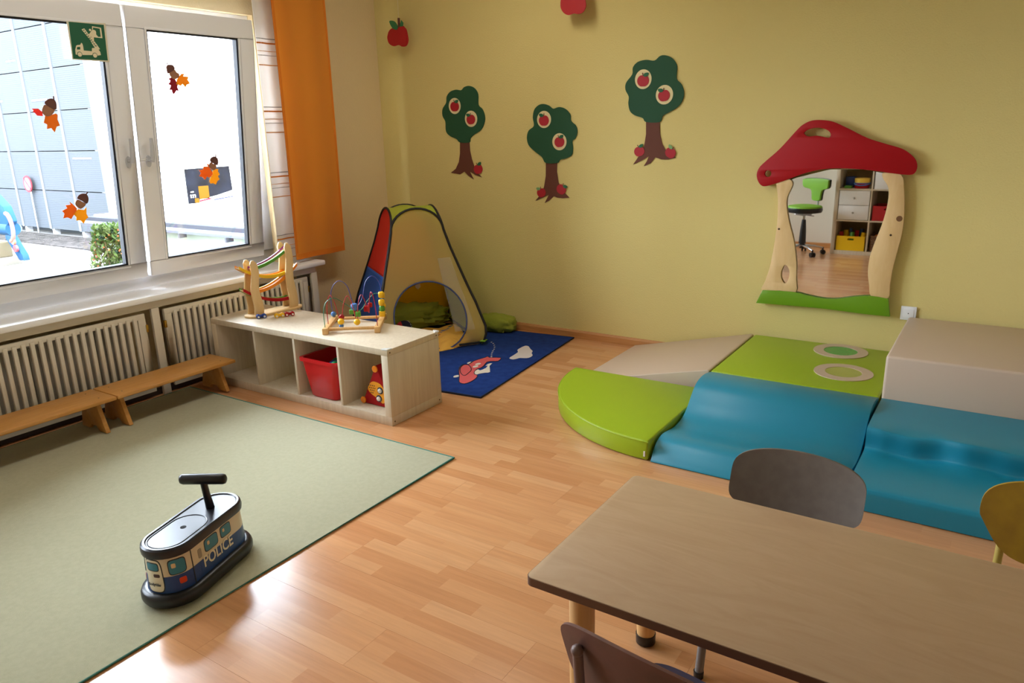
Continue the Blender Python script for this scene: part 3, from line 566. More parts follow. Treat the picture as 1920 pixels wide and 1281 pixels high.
# triangular activity toy in the fourth cube
tg = thing('activity_triangle', 'red triangular activity toy in the rightmost cube of the low shelf', 'toy', (1.582, -1.86, 0.05))
TA = [(1.462, 0.052), (1.702, 0.052), (1.582, 0.290)]
MB().prism(TA, lambda a, b, h: (a, -1.905+h, b), 0.0, 0.09).build('body', m_red, tg, bevel=0.008)
for (x, z) in ((1.477, 0.072), (1.687, 0.072), (1.582, 0.268)): MB().tube([(x, -1.905, z), (x, -1.913, z)], 0.019, 16).build('corner_knob', m_orange, tg, bevel=0.002)
MB().prism(smoothc([(1.518, 0.140), (1.53, 0.172), (1.56, 0.192), (1.61, 0.185), (1.64, 0.15), (1.645, 0.10), (1.62, 0.075), (1.58, 0.100), (1.545, 0.115)], 4), lambda a, b, h: (a, -1.905-h, b), 0.0, 0.003).build('face_panel', mat('amber_panel', (240, 160, 30), 0.4), tg, smooth=0)
dn = 0
for j, row in enumerate((4, 4, 3, 2)):
    for i in range(row):
        MB().tube([(1.528+i*0.013+j*0.004, -1.9075, 0.168-j*0.014), (1.528+i*0.013+j*0.004, -1.9088, 0.168-j*0.014)], 0.0035, 8).build('sound_hole', m_black, tg, smooth=0)
for (x, z) in ((1.597, 0.100), (1.61, 0.148)):
    k = MB().tube([(x, -1.905, z), (x, -1.911, z)], 0.020, 18).build('dial', mat('dial_blue', (40, 50, 70), 0.4), tg)
    MB().lathe([(0.013, 0), (0.012, 0.006), (0.006, 0.010)], 16, Matrix.Translation((x, -1.911, z)) @ Matrix.Rotation(radians(90), 4, 'X')).build('button', m_white, k, smooth=50)

# ------------------------------------------------------------------ racing track toy on the shelf
TZ = SZ
tk = thing('race_track_toy', 'wooden zigzag car track with coloured ramps on the low shelf', 'toy', (0.528, -1.695, TZ+0.0006), rz=radians(-6), local=True)
# local: +y along the toy (towards the back wall), +x towards the room
def stad(hl, hw, n=10):
    o = []
    for i in range(n+1): a = pi*i/n; o.append((hw*cos(a), hl-hw+hw*sin(a)))
    for i in range(n+1): a = pi+pi*i/n; o.append((hw*cos(a), -hl+hw+hw*sin(a)))
    return o
MB().prism(stad(0.200, 0.060), XY(), 0.0, 0.014).build('base', m_ply, tk, bevel=0.003)
def post(yc, h, xs):
    L = []; Rr = []
    for i in range(17):
        q = i/16; wv = 0.007*sin(q*2*pi*1.5+0.4); w = 0.032-0.009*q
        if q > 0.93: w *= math.sqrt(max(0.05, 1-((q-0.93)/0.075)**2))
        L.append((yc-w+wv, 0.014+(h-0.014)*q)); Rr.append((yc+w+wv, 0.014+(h-0.014)*q))
    MB().prism(L+Rr[::-1], lambda a, b, hh: (xs+hh, a, b), -0.006, 0.006).build('post', m_ply, tk, bevel=0.002)
for xs in (0.036, -0.036): post(-0.130, 0.352, xs); post(0.122, 0.428, xs)
def ramp(y0, z0, y1, z1, sag, mrail, mrail2):
    def path(x):
        out = []
        for i in range(15):
            q = i/14; out.append((y0+(y1-y0)*q, z0+(z1-z0)*q-sag*4*q*(1-q)))
        return out
    r = None
    for k, (xs, mm) in enumerate(((0.022, mrail), (-0.022, mrail2))):
        P = path(xs); poly = [(a, b+0.010) for a, b in P]+[(a, b-0.010) for a, b in P[::-1]]
        o = MB().prism(poly, lambda a, b, hh: (xs+hh, a, b), -0.005, 0.005).build('ramp_rail', mm, tk, smooth=30)
    P = path(0); poly = [(a, b+0.001) for a, b in P]+[(a, b-0.007) for a, b in P[::-1]]
    MB().prism(poly, lambda a, b, hh: (hh, a, b), -0.017, 0.017).build('ramp_floor', m_ply, tk, smooth=30)
m_purple = mat('purple_lacquer', (150, 60, 150), 0.35)
ramp(-0.130, 0.300, 0.135, 0.392, 0.020, m_green, m_purple)
ramp(-0.215, 0.318, 0.115, 0.245, 0.042, m_yellow, m_orange)
ramp(-0.115, 0.155, 0.190, 0.280, 0.032, m_orange, m_yellow)
ramp(-0.205, 0.180, 0.120, 0.075, 0.034, m_red, m_green)

def toy_car(x, y, rz, m, label):
    c = thing('toy_car', label, 'toy car', (x, y, TZ), rz=rz, group='little wooden cars on the shelf', local=True)
    b = MB()
    prof = [(-0.030, 0.012), (-0.030, 0.020), (-0.022, 0.027), (-0.013, 0.027), (0.0, 0.021), (0.013, 0.027), (0.022, 0.027), (0.030, 0.020), (0.030, 0.012), (0.018, 0.008), (-0.018, 0.008)]
    b.prism(smoothc(prof, 3), lambda a, q, h: (a, h, q), -0.010, 0.010).build('body', m, c, bevel=0.002)
    for sx in (-0.018, 0.018):
        for sy in (-1, 1):
            w = MB().tube([(sx, sy*0.010, 0.0115), (sx, sy*0.016, 0.0115)], 0.0115, 16).build('wheel', m, c, bevel=0.001)
            MB().tube([(sx, sy*0.016, 0.0115), (sx, sy*0.0178, 0.0115)], 0.006, 12).build('hub_cap', m_white, w)
toy_car(0.588, -1.842, radians(62), m_blue, 'little blue wooden car left of the yellow one on the shelf')
toy_car(0.672, -1.772, radians(62), m_yellow, 'little yellow wooden car in the middle of the three on the shelf')
toy_car(0.700, -1.718, radians(62), m_red, 'little red wooden car right of the yellow one on the shelf')

# ------------------------------------------------------------------ bead maze
A_ = Vector((0.81, 0.587, 0)).normalized()
bmz = thing('bead_maze', 'wooden bead maze with red, blue and green wires on the low shelf', 'toy', (1.268, -1.716, TZ+0.0006), rz=atan2(A_.y, A_.x), local=True)
# local: x left to right, y front to back
for sx in (-1, 1):
    MB().prism([(-0.165, 0.0), (-0.135, 0.0), (-0.12, 0.012), (0.12, 0.012), (0.135, 0.0), (0.165, 0.0), (0.165, 0.036), (-0.165, 0.036)], lambda a, q, h: (sx*0.145+h, a, q), -0.016, 0.016).build('end_block', m_beech, bmz, bevel=0.003)
for yy in (-0.125, 0.125): MB().tube([(-0.135, yy, 0.022), (0.135, yy, 0.022)], 0.0095, 12).build('dowel', m_beech, bmz)
w_green = smoothc([(-0.148, -0.135, 0.03), (-0.150, -0.13, 0.12), (-0.135, -0.115, 0.175), (-0.095, -0.085, 0.192), (-0.05, -0.05, 0.155), (0.0, -0.01, 0.105), (0.035, 0.02, 0.095), (0.07, 0.05, 0.14), (0.11, 0.08, 0.175), (0.142, 0.09, 0.150), (0.145, 0.09, 0.03)], 5, False)
w_blue = smoothc([(-0.145, 0.12, 0.03), (-0.15, 0.10, 0.13), (-0.135, 0.09, 0.215), (-0.09, 0.08, 0.258), (-0.045, 0.08, 0.225), (-0.025, 0.085, 0.14), (-0.005, 0.09, 0.095), (0.03, 0.11, 0.14), (0.055, 0.13, 0.235), (0.095, 0.14, 0.268), (0.135, 0.14, 0.225), (0.146, 0.14, 0.13), (0.146, 0.14, 0.03)], 5, False)
w_red = smoothc([(-0.145, -0.06, 0.03), (-0.143, -0.06, 0.14), (-0.120, -0.07, 0.205), (-0.095, -0.085, 0.17), (-0.068, -0.1, 0.06), (-0.060, -0.1, 0.05), (-0.045, -0.09, 0.15), (-0.022, -0.08, 0.20), (0.0, -0.085, 0.165), (0.026, -0.11, 0.055), (0.030, -0.11, 0.052), (0.038, -0.09, 0.15), (0.058, -0.08, 0.205), (0.08, -0.08, 0.155), (0.095, -0.085, 0.10), (0.100, -0.09, 0.15), (0.118, -0.11, 0.225), (0.137, -0.13, 0.17), (0.146, -0.14, 0.03)], 5, False)
for P, mm in ((w_green, mat('green_wire', (46, 122, 84), 0.3)), (w_blue, mat('blue_wire', (58, 66, 140), 0.3)), (w_red, mat('red_wire', (176, 26, 40), 0.3))):
    MB().tube(P, 0.0022, 6).build('wire', mm, bmz, smooth=60)
def bead(kind, c, m, r=0.016):
    b = MB()
    if kind == 's': b.ball(c, r, 14)
    elif kind == 'c': b.lathe([(r*0.75, -r), (r, -r*0.7), (r, r*0.7), (r*0.75, r)], 14, Matrix.Translation(c))
    else: b.box(c[0]-r, c[0]+r, c[1]-r, c[1]+r, c[2]-r, c[2]+r); 
    b.build('bead', m, bmz, bevel=0.003 if kind == 'b' else 0, smooth=50)
bead('s', (-0.146, 0.115, 0.052), m_ltblue, 0.016); bead('s', (-0.064, -0.1, 0.058), m_yellow, 0.019); bead('s', (-0.060, -0.085, 0.082), m_red, 0.015)
bead('s', (-0.064, -0.10, 0.034), m_ltblue, 0.014); bead('s', (0.028, -0.11, 0.055), m_yellow, 0.019); bead('b', (0.034, -0.09, 0.095), m_green, 0.014)
bead('c', (0.0, 0.0, 0.118), m_ltblue, 0.019); bead('b', (-0.014, -0.012, 0.092), m_green, 0.013); bead('b', (0.012, 0.0, 0.078), m_red, 0.014)
bead('b', (0.064, 0.045, 0.095), m_red, 0.016); bead('c', (0.082, 0.06, 0.112), m_red, 0.013)
bead('c', (0.146, 0.09, 0.165), m_yellow, 0.017); bead('b', (0.146, 0.14, 0.150), m_yellow, 0.014); bead('c', (0.146, 0.09, 0.118), m_yellow, 0.018); bead('s', (0.146, 0.14, 0.125), m_ltblue, 0.012)
bead('c', (0.146, 0.09, 0.082), m_green, 0.016); bead('s', (0.146, 0.14, 0.088), m_yellow, 0.018); bead('b', (0.146, 0.09, 0.050), m_yellow, 0.017)

# ------------------------------------------------------------------ blue play rug with printed plane
m_brug = mat('blue_rug_pile', (34, 62, 130), 0.95, var=(20, (30, 54, 118)), bump=(420, 0.5, 0.003), spec=0.1)
ry_ = atan2(-0.10, -0.995); U = Vector((-0.995, -0.10, 0)); P0 = Vector((1.925, -1.415, 0)); P1 = Vector((1.785, -0.035, 0))
RUG = [P0, P1, P1+U*1.50, P0+U*1.50]
br = thing('play_rug', 'dark blue rug with a printed red plane and cloud under the tent', 'rug', (1.1, -0.8, 0.0))
MB().prism([(p.x, p.y) for p in RUG], XY(), 0.0, 0.010).build('pile', m_brug, br, bevel=0.002)
MB().tube([(p.x, p.y, 0.006) for p in RUG], 0.006, 6, closed=True).build('edge_binding', mat('navy_binding', (18, 24, 44), 0.9), br)
def prnt(name, pts, m, h=0.0012, z=0.010, s=3):
    MB().prism(smoothc(pts, s) if s > 1 else pts, XY(), z, z+h).build(name, m, br, smooth=0)
m_pink = mat('print_red', (206, 84, 84), 0.95); m_ink = mat('print_ink', (34, 34, 48), 0.95); m_cream = mat('print_cream', (216, 206, 190), 0.95)
prnt('printed_plane', DATA['plane'], m_pink, s=2); prnt('printed_cloud', DATA['cloud'], mat('print_cloud', (206, 196, 190), 0.95), s=2)
MB().tube([(x, y, 0.0112) for x, y in smoothc(DATA['nose'], 3)], 0.003, 5, closed=True).build('printed_outline', m_ink, br)
MB().tube([(x, y, 0.0106) for x, y in smoothc(DATA['plane'], 2)], 0.003, 5, closed=True).build('printed_outline', m_ink, br)
prnt('printed_scarf', DATA['scarf'][:9]+DATA['scarf'][14:], m_cream, z=0.0112, h=0.0008, s=2)
for (x, y) in DATA['eyes'][:2]: MB().prism(circ(x, y, 0.016, 0.024, 14), XY(), 0.0112, 0.012).build('printed_window', m_cream, br, smooth=0)
for (x, y) in DATA['eyes'][2:]: MB().prism(circ(x, y, 0.016, 0.024, 14), XY(), 0.010, 0.0112).build('printed_light', m_cream, br, smooth=0)
for (x, y) in DATA['trail']: MB().prism(circ(x, y, 0.005, 0.008, 8), XY(), 0.010, 0.0108).build('printed_dash', m_cream, br, smooth=0)

# ------------------------------------------------------------------ play tent
TN = radians(-34); tn = Vector((cos(TN), sin(TN), 0)); te = Vector((-tn.y, tn.x, 0)); TC = Vector((0.715, -0.555, 0.010)); TS = 0.40
tent = thing('play_tent', 'pop-up play tent with black piping and round opening by the corner', 'tent', TC)
def th_d(h):
    q = h/0.95; return TS*(1-q)**1.0*0.62+0.38*TS*(1-q**2.2)*1.0+0.10*q if q < 1 else 0.10
def th_d(h):
    pts_ = [(0, 0.355), (0.05, 0.385), (0.13, 0.392), (0.3, 0.350), (0.5, 0.285), (0.7, 0.222), (0.82, 0.190), (0.92, 0.170), (1.0, 0.160)]
    for (a, b), (c, d) in zip(pts_, pts_[1:]):
        if h <= c:
            t_ = (h-a)/(c-a); return b+(d-b)*t_
    return 0.155
H1, H2 = 0.815, 0.972
def hw(h):          # half width of a face at height h
    if h <= H1: return th_d(h)
    q = (h-H1)/(H2-H1); return th_d(H1)*math.sqrt(max(0, 1-q**2))
def flare(h): return 0.095*max(0.0, 1-h/0.45)**1.4
dirs = [(tn, te), (te, -tn), (-tn, -te), (-te, tn)]     # front, right, back, left (outward, tangent)
def fpt(i, s, h, out=0.0):
    n_, e_ = dirs[i]; x_ = flare(h); o_ = th_d(h)+out; t_ = s*hw(h)
    if i == 0: o_ += x_
    if i == 1 and s < 0: t_ += s*x_
    if i == 3 and s > 0: t_ += s*x_
    return TC+n_*o_+e_*t_+Vector((0, 0, h))
def fgrid(i, h0, h1, nh=26, ns=14, out=0.0):
    return MB().grid(lambda u, v: fpt(i, 2*u-1, h0+(h1-h0)*v, out), ns, nh)
m_tred = mat('tent_red', (244, 78, 60), 0.7, trans=0.5); m_tblue = mat('tent_blue', (76, 130, 226), 0.7, trans=0.5)
m_tyel = mat('tent_yellow', (250, 222, 48), 0.7, trans=0.6); m_tlime = mat('tent_lime', (206, 222, 84), 0.7, trans=0.5)
m_net = mat('tent_netting', (255, 232, 160), 0.8, trans=0.6, alpha=0.42)
m_blk = mat('black_piping', (18, 17, 20), 0.6)
fgrid(3, 0.52, H2).build('left_wall_red', m_tred, tent, smooth=60, solid=0.002)
fgrid(3, 0.005, 0.52).build('left_wall_blue', m_tblue, tent, smooth=60, solid=0.002)
fgrid(1, 0.005, H2).build('right_wall', m_tlime, tent, smooth=60, solid=0.002)
fgrid(2, 0.005, H2).build('back_wall', m_tyel, tent, smooth=60, solid=0.002)
# front netting with a round opening: polar grid between opening edge and face outline
OC, OR_ = (0.0, 0.225), 0.262
def opening(a): return (OC[0]+OR_*cos(a), max(0.012, OC[1]+0.245*sin(a)))
def outline(a):
    lo, hi = 0.0, 2.0
    for _ in range(30):
        m_ = (lo+hi)/2; s_, h_ = OC[0]+m_*cos(a), OC[1]+m_*sin(a)
        ok = 0.006 <= h_ <= H2 and abs(s_) <= hw(h_)
        lo, hi = (m_, hi) if ok else (lo, m_)
    return (OC[0]+lo*cos(a), OC[1]+lo*sin(a))
def front_fn(u, v):
    a = 2*pi*u; p, q = opening(a), outline(a); s_, h_ = p[0]+(q[0]-p[0])*v, p[1]+(q[1]-p[1])*v
    n_, e_ = dirs[0]; return TC+n_*(th_d(h_)+flare(h_))+e_*s_+Vector((0, 0, h_))
MB().grid(front_fn, 96, 16).build('front_netting', m_net, tent, smooth=60, solid=0.0012)
MB().tube([front_fn(u/48, 0)+tn*0.003 for u in range(48)], 0.006, 6, closed=True).build('opening_binding', mat('tent_binding_blue', (70, 84, 130), 0.7), tent, smooth=60)
for i in range(4):
    pts_ = [fpt(i, -1, 0.02+(H1-0.02)*k/14, 0.003) for k in range(15)]
    pts_ += [fpt(i, 1, H1, 0.003)*0 + (TC+dirs[i][0]*(th_d(H1+(H2-H1)*sin(a))+0.003)+dirs[i][1]*(-th_d(H1)*cos(a))+Vector((0, 0, H1+(H2-H1)*sin(a)))) for a in [pi*k/16 for k in range(1, 16)]]
    pts_ += [fpt(i, 1, H1-(H1-0.02)*k/14, 0.003) for k in range(15)]
    MB().tube(pts_, 0.0085, 8).build('piping', m_blk, tent, smooth=60)
    for (sa, sb) in (((-1, -0.5), (0.5, 1)) if i == 0 else ((-1, 1),)):
        MB().tube([fpt(i, sa+(sb-sa)*k/10, 0.02, 0.002) for k in range(11)], 0.0085, 8).build('bottom_piping', m_blk, tent, smooth=60)
roof = MB()
for i in range(4):
    def rf(u, v, i=i):
        a = pi*u; h_ = H1+(H2-H1)*sin(a)
        p = TC+dirs[i][0]*th_d(h_)+dirs[i][1]*(-th_d(H1)*cos(a))+Vector((0, 0, h_))
        c = TC+Vector((0, 0, 0.972)); w = v
        return p.lerp(c, w)
    roof.grid(rf, 20, 8)
roof.build('roof', m_tlime, tent, smooth=60)
pk = MB().grid(lambda u, v: front_fn(0, 1)*0 + (TC+dirs[0][0]*(th_d(0.12+0.5*v)+flare(0.12+0.5*v)+0.004)+dirs[0][1]*((0.10+0.14*u)*hw(0.12+0.5*v)/0.36+0.05)+Vector((0, 0, 0.12+0.5*v))), 6, 12)
pk.build('mesh_door_flap', mat('white_mesh', (225, 222, 216), 0.8, trans=0.3, alpha=0.25), tent, smooth=60)
MB().prism([(0, 0), (0.022, 0.02), (0.018, 0.055), (0, 0.075), (-0.018, 0.055), (-0.022, 0.02)], lambda a, b, h: tuple(TC+tn*(-0.26)+te*(0.10+a)+Vector((0, 0, 0.30+b))+tn*h), 0, 0.003).build('care_label', mat('label_white', (222, 206, 190), 0.8), tent, smooth=0)
MB().tube([TC+tn*(-0.26)+te*0.10+Vector((0, 0, 0.372)), TC+tn*(-0.262)+te*0.09+Vector((0, 0, 0.42))], 0.002, 6).build('label_loop', m_blk, tent)
MB().box(-0.02, 0.02, -0.03, 0.03, 0, 0.004).xf(Matrix.Translation(fpt(0, 0.98, 0.03, 0.01)) @ Matrix.Rotation(0.3, 4, 'Z')).build('strap', mat('strap_lime', (120, 170, 40), 0.8), tent)

# soft things in and beside the tent
def soft(name, c, half, rz, m, label, cat, amp=0.12, freq=9.0, seed=0, flatb=True):
    from mathutils import noise
    b = MB(); b.ball((0, 0, 0), 1.0, 36)
    vs = []
    for p in b.v:
        d = p.normalized(); q = [abs(d.x)**0.75*(1 if d.x > 0 else -1), abs(d.y)**0.75*(1 if d.y > 0 else -1), d.z]
        k = 1+amp*noise.noise(d*freq*0.35+Vector((seed, 0, 0)))+amp*0.5*noise.noise(d*freq+Vector((0, seed, 0)))-amp*0.6*abs(noise.noise(d*freq*0.6+Vector((seed, seed, 3))))
        v = Vector((q[0]*half[0]*k, q[1]*half[1]*k, q[2]*half[2]*k))
        if flatb: v.z = max(v.z, -half[2]*0.72)
        vs.append(v)
    b.v = vs; zmin = min(v.z for v in vs)
    b.xf(Matrix.Translation((c[0], c[1], c[2]-zmin)) @ Matrix.Rotation(rz, 4, 'Z'))
    return b.build(name, m, label=label, cat=cat, smooth=80)
m_olive = mat('olive_cotton', (140, 146, 44), 0.9, bump=(14, 0.5, 0.02))
soft('cushion', TC+tn*(-0.15)+te*(-0.03)+Vector((0, 0, 0.035)), (0.14, 0.33, 0.105), TN, m_olive, 'big crumpled olive cushion inside the tent', 'cushion', 0.32, 13, 2)
soft('cushion', (1.16, -0.135, 0.010), (0.17, 0.095, 0.075), radians(4), m_olive, 'olive cushion squeezed behind the tent against the wall', 'cushion', 0.2, 8, 5)
m_blank = mat('yellow_cotton', (240, 186, 84), 0.9, bump=(16, 0.5, 0.02))
bk = thing('blanket', 'yellow printed blanket spread in the tent and out of its opening', 'blanket', TC)
from mathutils import noise as mnoise
def blank(u, v, k):
    a = -0.04+(0.535-0.12*(2*u-1)**2)*v; s_ = -0.30+0.62*u
    z_ = 0.046+0.024*mnoise.noise(Vector((u*5, v*5, 1)))+0.010*sin(u*14+v*5)-0.03*max(0, min(1, (a-0.30)/0.14))+(0.0 if k else -0.014)
    edge = min(u, 1-u, v, 1-v); z_ -= 0.012*max(0, 1-edge*12)
    return tuple(TC+tn*a+te*(s_*(1-0.25*max(0, v-0.6)))+Vector((0, 0, max(z_, 0.003))))
MB().slab(blank, 40, 40).build('cloth', m_blank, bk, smooth=80)
pc = [(110, 130, 170), (100, 150, 130), (206, 120, 80), (140, 130, 160)]
for i in range(34):
    u, v = 0.06+0.88*((i*0.618) % 1), 0.06+0.9*((i*0.381+0.13) % 1); p = Vector(blank(u, v, 1))
    MB().prism(circ(p.x, p.y, 0.009+0.003*(i % 3), 0.007, 8, i), XY(), p.z+0.0003, p.z+0.0022).build('printed_motif', mat('motif_%d' % (i % 4), pc[i % 4], 0.9), bk, smooth=0)
pb = thing('plush_ball', 'red and navy dotted plush ball lying before the olive cushion', 'plush toy', TC+tn*0.10+te*(-0.12)+Vector((0, 0, 0.055)))
cb = TC+tn*0.10+te*(-0.12)+Vector((0, 0, 0.105))
def seg_ball(f0, f1, m, nm):
    b = MB(); b.grid(lambda u, v: cb+te*(-cos(pi*(f0+(f1-f0)*v))*0.062)+(tn*cos(2*pi*u)+Vector((0, 0, 1))*sin(2*pi*u))*(sin(pi*(f0+(f1-f0)*v))*0.050), 20, 8); b.build(nm, m, pb, smooth=80)
seg_ball(0.0, 0.38, mat('plush_red', (200, 50, 56), 0.9), 'red_section'); seg_ball(0.38, 0.82, mat('plush_navy', (24, 30, 58), 0.9), 'navy_section'); seg_ball(0.82, 1.0, mat('plush_green', (90, 130, 90), 0.9), 'green_section')
for i in range(26):
    a = (i*0.618 % 1)*2*pi; q = 0.42+0.36*((i*0.381) % 1)
    p = cb+te*(-cos(pi*q)*0.063)+(tn*cos(a)+Vector((0, 0, 1))*sin(a))*(sin(pi*q)*0.051)
    MB().ball(p, 0.0032, 6).build('dot', m_white, pb)
blk = thing('toy_block', 'small navy block at the edge of the blanket behind the shelf', 'toy', (1.05, -0.87, 0.036))
MB().box(1.03, 1.07, -0.90, -0.84, 0.030, 0.115).build('block', mat('navy_block', (30, 36, 66), 0.6), blk, bevel=0.006)

# ------------------------------------------------------------------ foam play mats
m_vg = mat('lime_vinyl', (146, 172, 24), 0.38, bump=(220, 0.08, 0.002)); m_vb = mat('blue_vinyl', (24, 126, 150), 0.38, bump=(220, 0.08, 0.002))
m_vs = mat('sand_vinyl', (194, 172, 150), 0.42, bump=(220, 0.08, 0.002))
GF = 'foam play mats along the yellow wall'
q = thing('foam_quarter_mat', 'lime green quarter-round foam mat at the end of the play mats', 'foam mat', (2.85, -1.15, 0))
arc = [(3.098, -0.895)]+[(3.098+0.825*cos(a), -0.895+0.825*sin(a)) for a in [pi+(pi/2)*i/28 for i in range(29)]]
MB().prism(arc, XY(), 0.002, 0.100).build('cover', m_vg, q, bevel=0.010, seg=3)
MB().tube([(3.098+0.825*cos(a), -0.895+0.825*sin(a), 0.0945) for a in [pi+(pi/2)*i/28 for i in range(29)]], 0.003, 6).build('seam_piping', m_vg, q, smooth=60)
MB().box(3.077, 3.085, -1.723, -1.718, 0.022, 0.048).build('label_tag', m_white, q)
rp_ = MB().prism([(2.265, 0.002), (3.090, 0.002), (3.090, 0.198), (3.075, 0.200), (2.268, 0.012)], lambda a, b, h: (a, h, b), -0.872, -0.022)
rp_.build('foam_ramp', m_vs, label='sand coloured foam ramp against the wall next to the lime square', cat='foam mat', bevel=0.008, seg=3)
sq = thing('foam_square_mat', 'lime green square foam mat with two round portholes', 'foam mat', (3.52, -0.44, 0))
MB().box(3.097, 3.942, -0.872, -0.022, 0.002, 0.200).build('cover', m_vg, sq, bevel=0.012, seg=3)
for (cx, cy, cm) in ((3.635, -0.165, (40, 150, 60)), (3.722, -0.565, (168, 172, 84))):
    MB().prism(circ(cx, cy, 0.148, n=40), XY(), 0.2, 0.2035, holes=[circ(cx, cy, 0.092, n=32)[::-1]]).build('porthole_ring', m_vs, sq, smooth=0)
    MB().prism(circ(cx, cy, 0.093, n=32), XY(), 0.2, 0.2018).build('porthole_window', mat('porthole_%d' % cm[0], cm, 0.12, bump=(12, 0.3, 0.01)), sq, smooth=0)
prof = smoothc([(-0.875, 0.195), (-0.93, 0.212), (-1.02, 0.226), (-1.10, 0.222), (-1.16, 0.202), (-1.21, 0.165), (-1.26, 0.120), (-1.33, 0.085), (-1.43, 0.074), (-1.52, 0.086), (-1.58, 0.093), (-1.64, 0.084), (-1.69, 0.050), (-1.722, 0.006)], 4, False)
MB().prism([(-1.722, 0.002)]+prof[::-1]+[(-0.875, 0.002)], lambda a, b, h: (h, a, b), 3.112, 3.942).build('foam_wave_mat', m_vb, label='blue wavy foam mat in front of the lime square', cat='foam mat', bevel=0.006, smooth=40)
MB().box(3.952, 4.81, -0.884, -0.022, 0.002, 0.4153).build('foam_block', m_vs, label='tall sand coloured foam block in the back right corner of the mats', cat='foam mat', bevel=0.014, seg=3)
def stepf(u, v):
    return None
st = thing('foam_steps', 'blue two-step foam stairs in front of the tall sand block', 'foam mat', (4.38, -1.3, 0))
sp = smoothc([(-0.888, 0.200), (-1.0, 0.203), (-1.15, 0.203), (-1.285, 0.200), (-1.315, 0.185), (-1.318, 0.125), (-1.332, 0.104), (-1.40, 0.100), (-1.55, 0.102), (-1.69, 0.100), (-1.718, 0.088), (-1.722, 0.05), (-1.722, 0.004)], 5, False)
def stp(u, v):
    i = v*(len(sp)-1); k = int(min(i, len(sp)-2)); t_ = i-k
    y = sp[k][0]+(sp[k+1][0]-sp[k][0])*t_; z = sp[k][1]+(sp[k+1][1]-sp[k][1])*t_; x = 3.955+0.855*u
    w = math.exp(-((y+1.33)/0.06)**2)*min(1, u*12)*min(1, (1-u)*12)
    wr = sin(u*17+1.0+y*6)*0.5+sin(u*31+y*9)*0.3
    return (x, y-0.014*w*wr, z+0.008*w*sin(u*13+2.0))
MB().grid(stp, 80, 120).build('top_cover', m_vb, st, smooth=60)
for xx in (3.955, 4.81):
    MB().prism([(-1.722, 0.002)]+[(a, b-0.0005) for a, b in sp[::-1]]+[(-0.888, 0.002)], lambda a, b, h: (h, a, b), xx-0.0005, xx+0.0005).build('side_cover', m_vb, st, smooth=0)
MB().box(3.956, 4.809, -1.30, -0.888, 0.002, 0.19).box(3.956, 4.809, -1.715, -1.30, 0.002, 0.09).build('foam_core', m_vb, st, smooth=0)

# ------------------------------------------------------------------ mushroom mirror
mr = thing('mushroom_mirror', 'mushroom shaped wall mirror with red cap, wood posts and green base', 'mirror', (3.46, -0.012, 0.40))
MB().prism(DATA['m_glass'], XZ(0), 0.020, 0.026).build('mirror_sheet', m_mirror, mr, smooth=0)
MB().prism(DATA['m_glass'], XZ(0), 0.002, 0.019).build('backing_board', m_ply, mr, smooth=0)
dc = DATA['m_dot_cap'][0]
MB().prism(smoothc(DATA['m_cap'], 4), XZ(0), 0.026, 0.046, holes=[smoothc(DATA['m_handle_hole'], 4)[::-1], circ(dc[0], dc[1], 0.020, n=20)[::-1]]).build('mushroom_cap', m_red, mr, bevel=0.002)
mp_ = MB().prism(smoothc(DATA['m_left_post'], 3), XZ(0), 0.0262, 0.042, holes=[smoothc(DATA['m_leaf_hole'], 3)[::-1]]).build('wooden_post', m_ply, mr, bevel=0.0015)
mp2 = MB().prism(smoothc(DATA['m_right_post'], 3), XZ(0), 0.0262, 0.042).build('wooden_post', m_ply, mr, bevel=0.0015)
MB().prism(smoothc(DATA['m_grass'][:9], 3, False)+smoothc(DATA['m_grass'][9:], 3, False), XZ(0), 0.0265, 0.048).build('grass_base', mat('grass_lacquer', (104, 150, 22), 0.35), mr, bevel=0.002)
d_ = DATA['m_dot_r'][0]; MB().prism(circ(d_[0], d_[1], 0.016, n=18), XZ(0), 0.042, 0.0424).build('drilled_hole', mat('hole_brown', (110, 72, 34), 0.7), mp2, smooth=0)
for k, par in (('m_screw_r', mp2), ('m_screw_l', mp_)):
    d_ = DATA[k][0]; MB().prism(circ(d_[0], d_[1], 0.006, n=12), XZ(0), 0.042, 0.0435).build('screw', mat('dark_screw', (70, 56, 44), 0.4, metal=0.8), par, smooth=0)

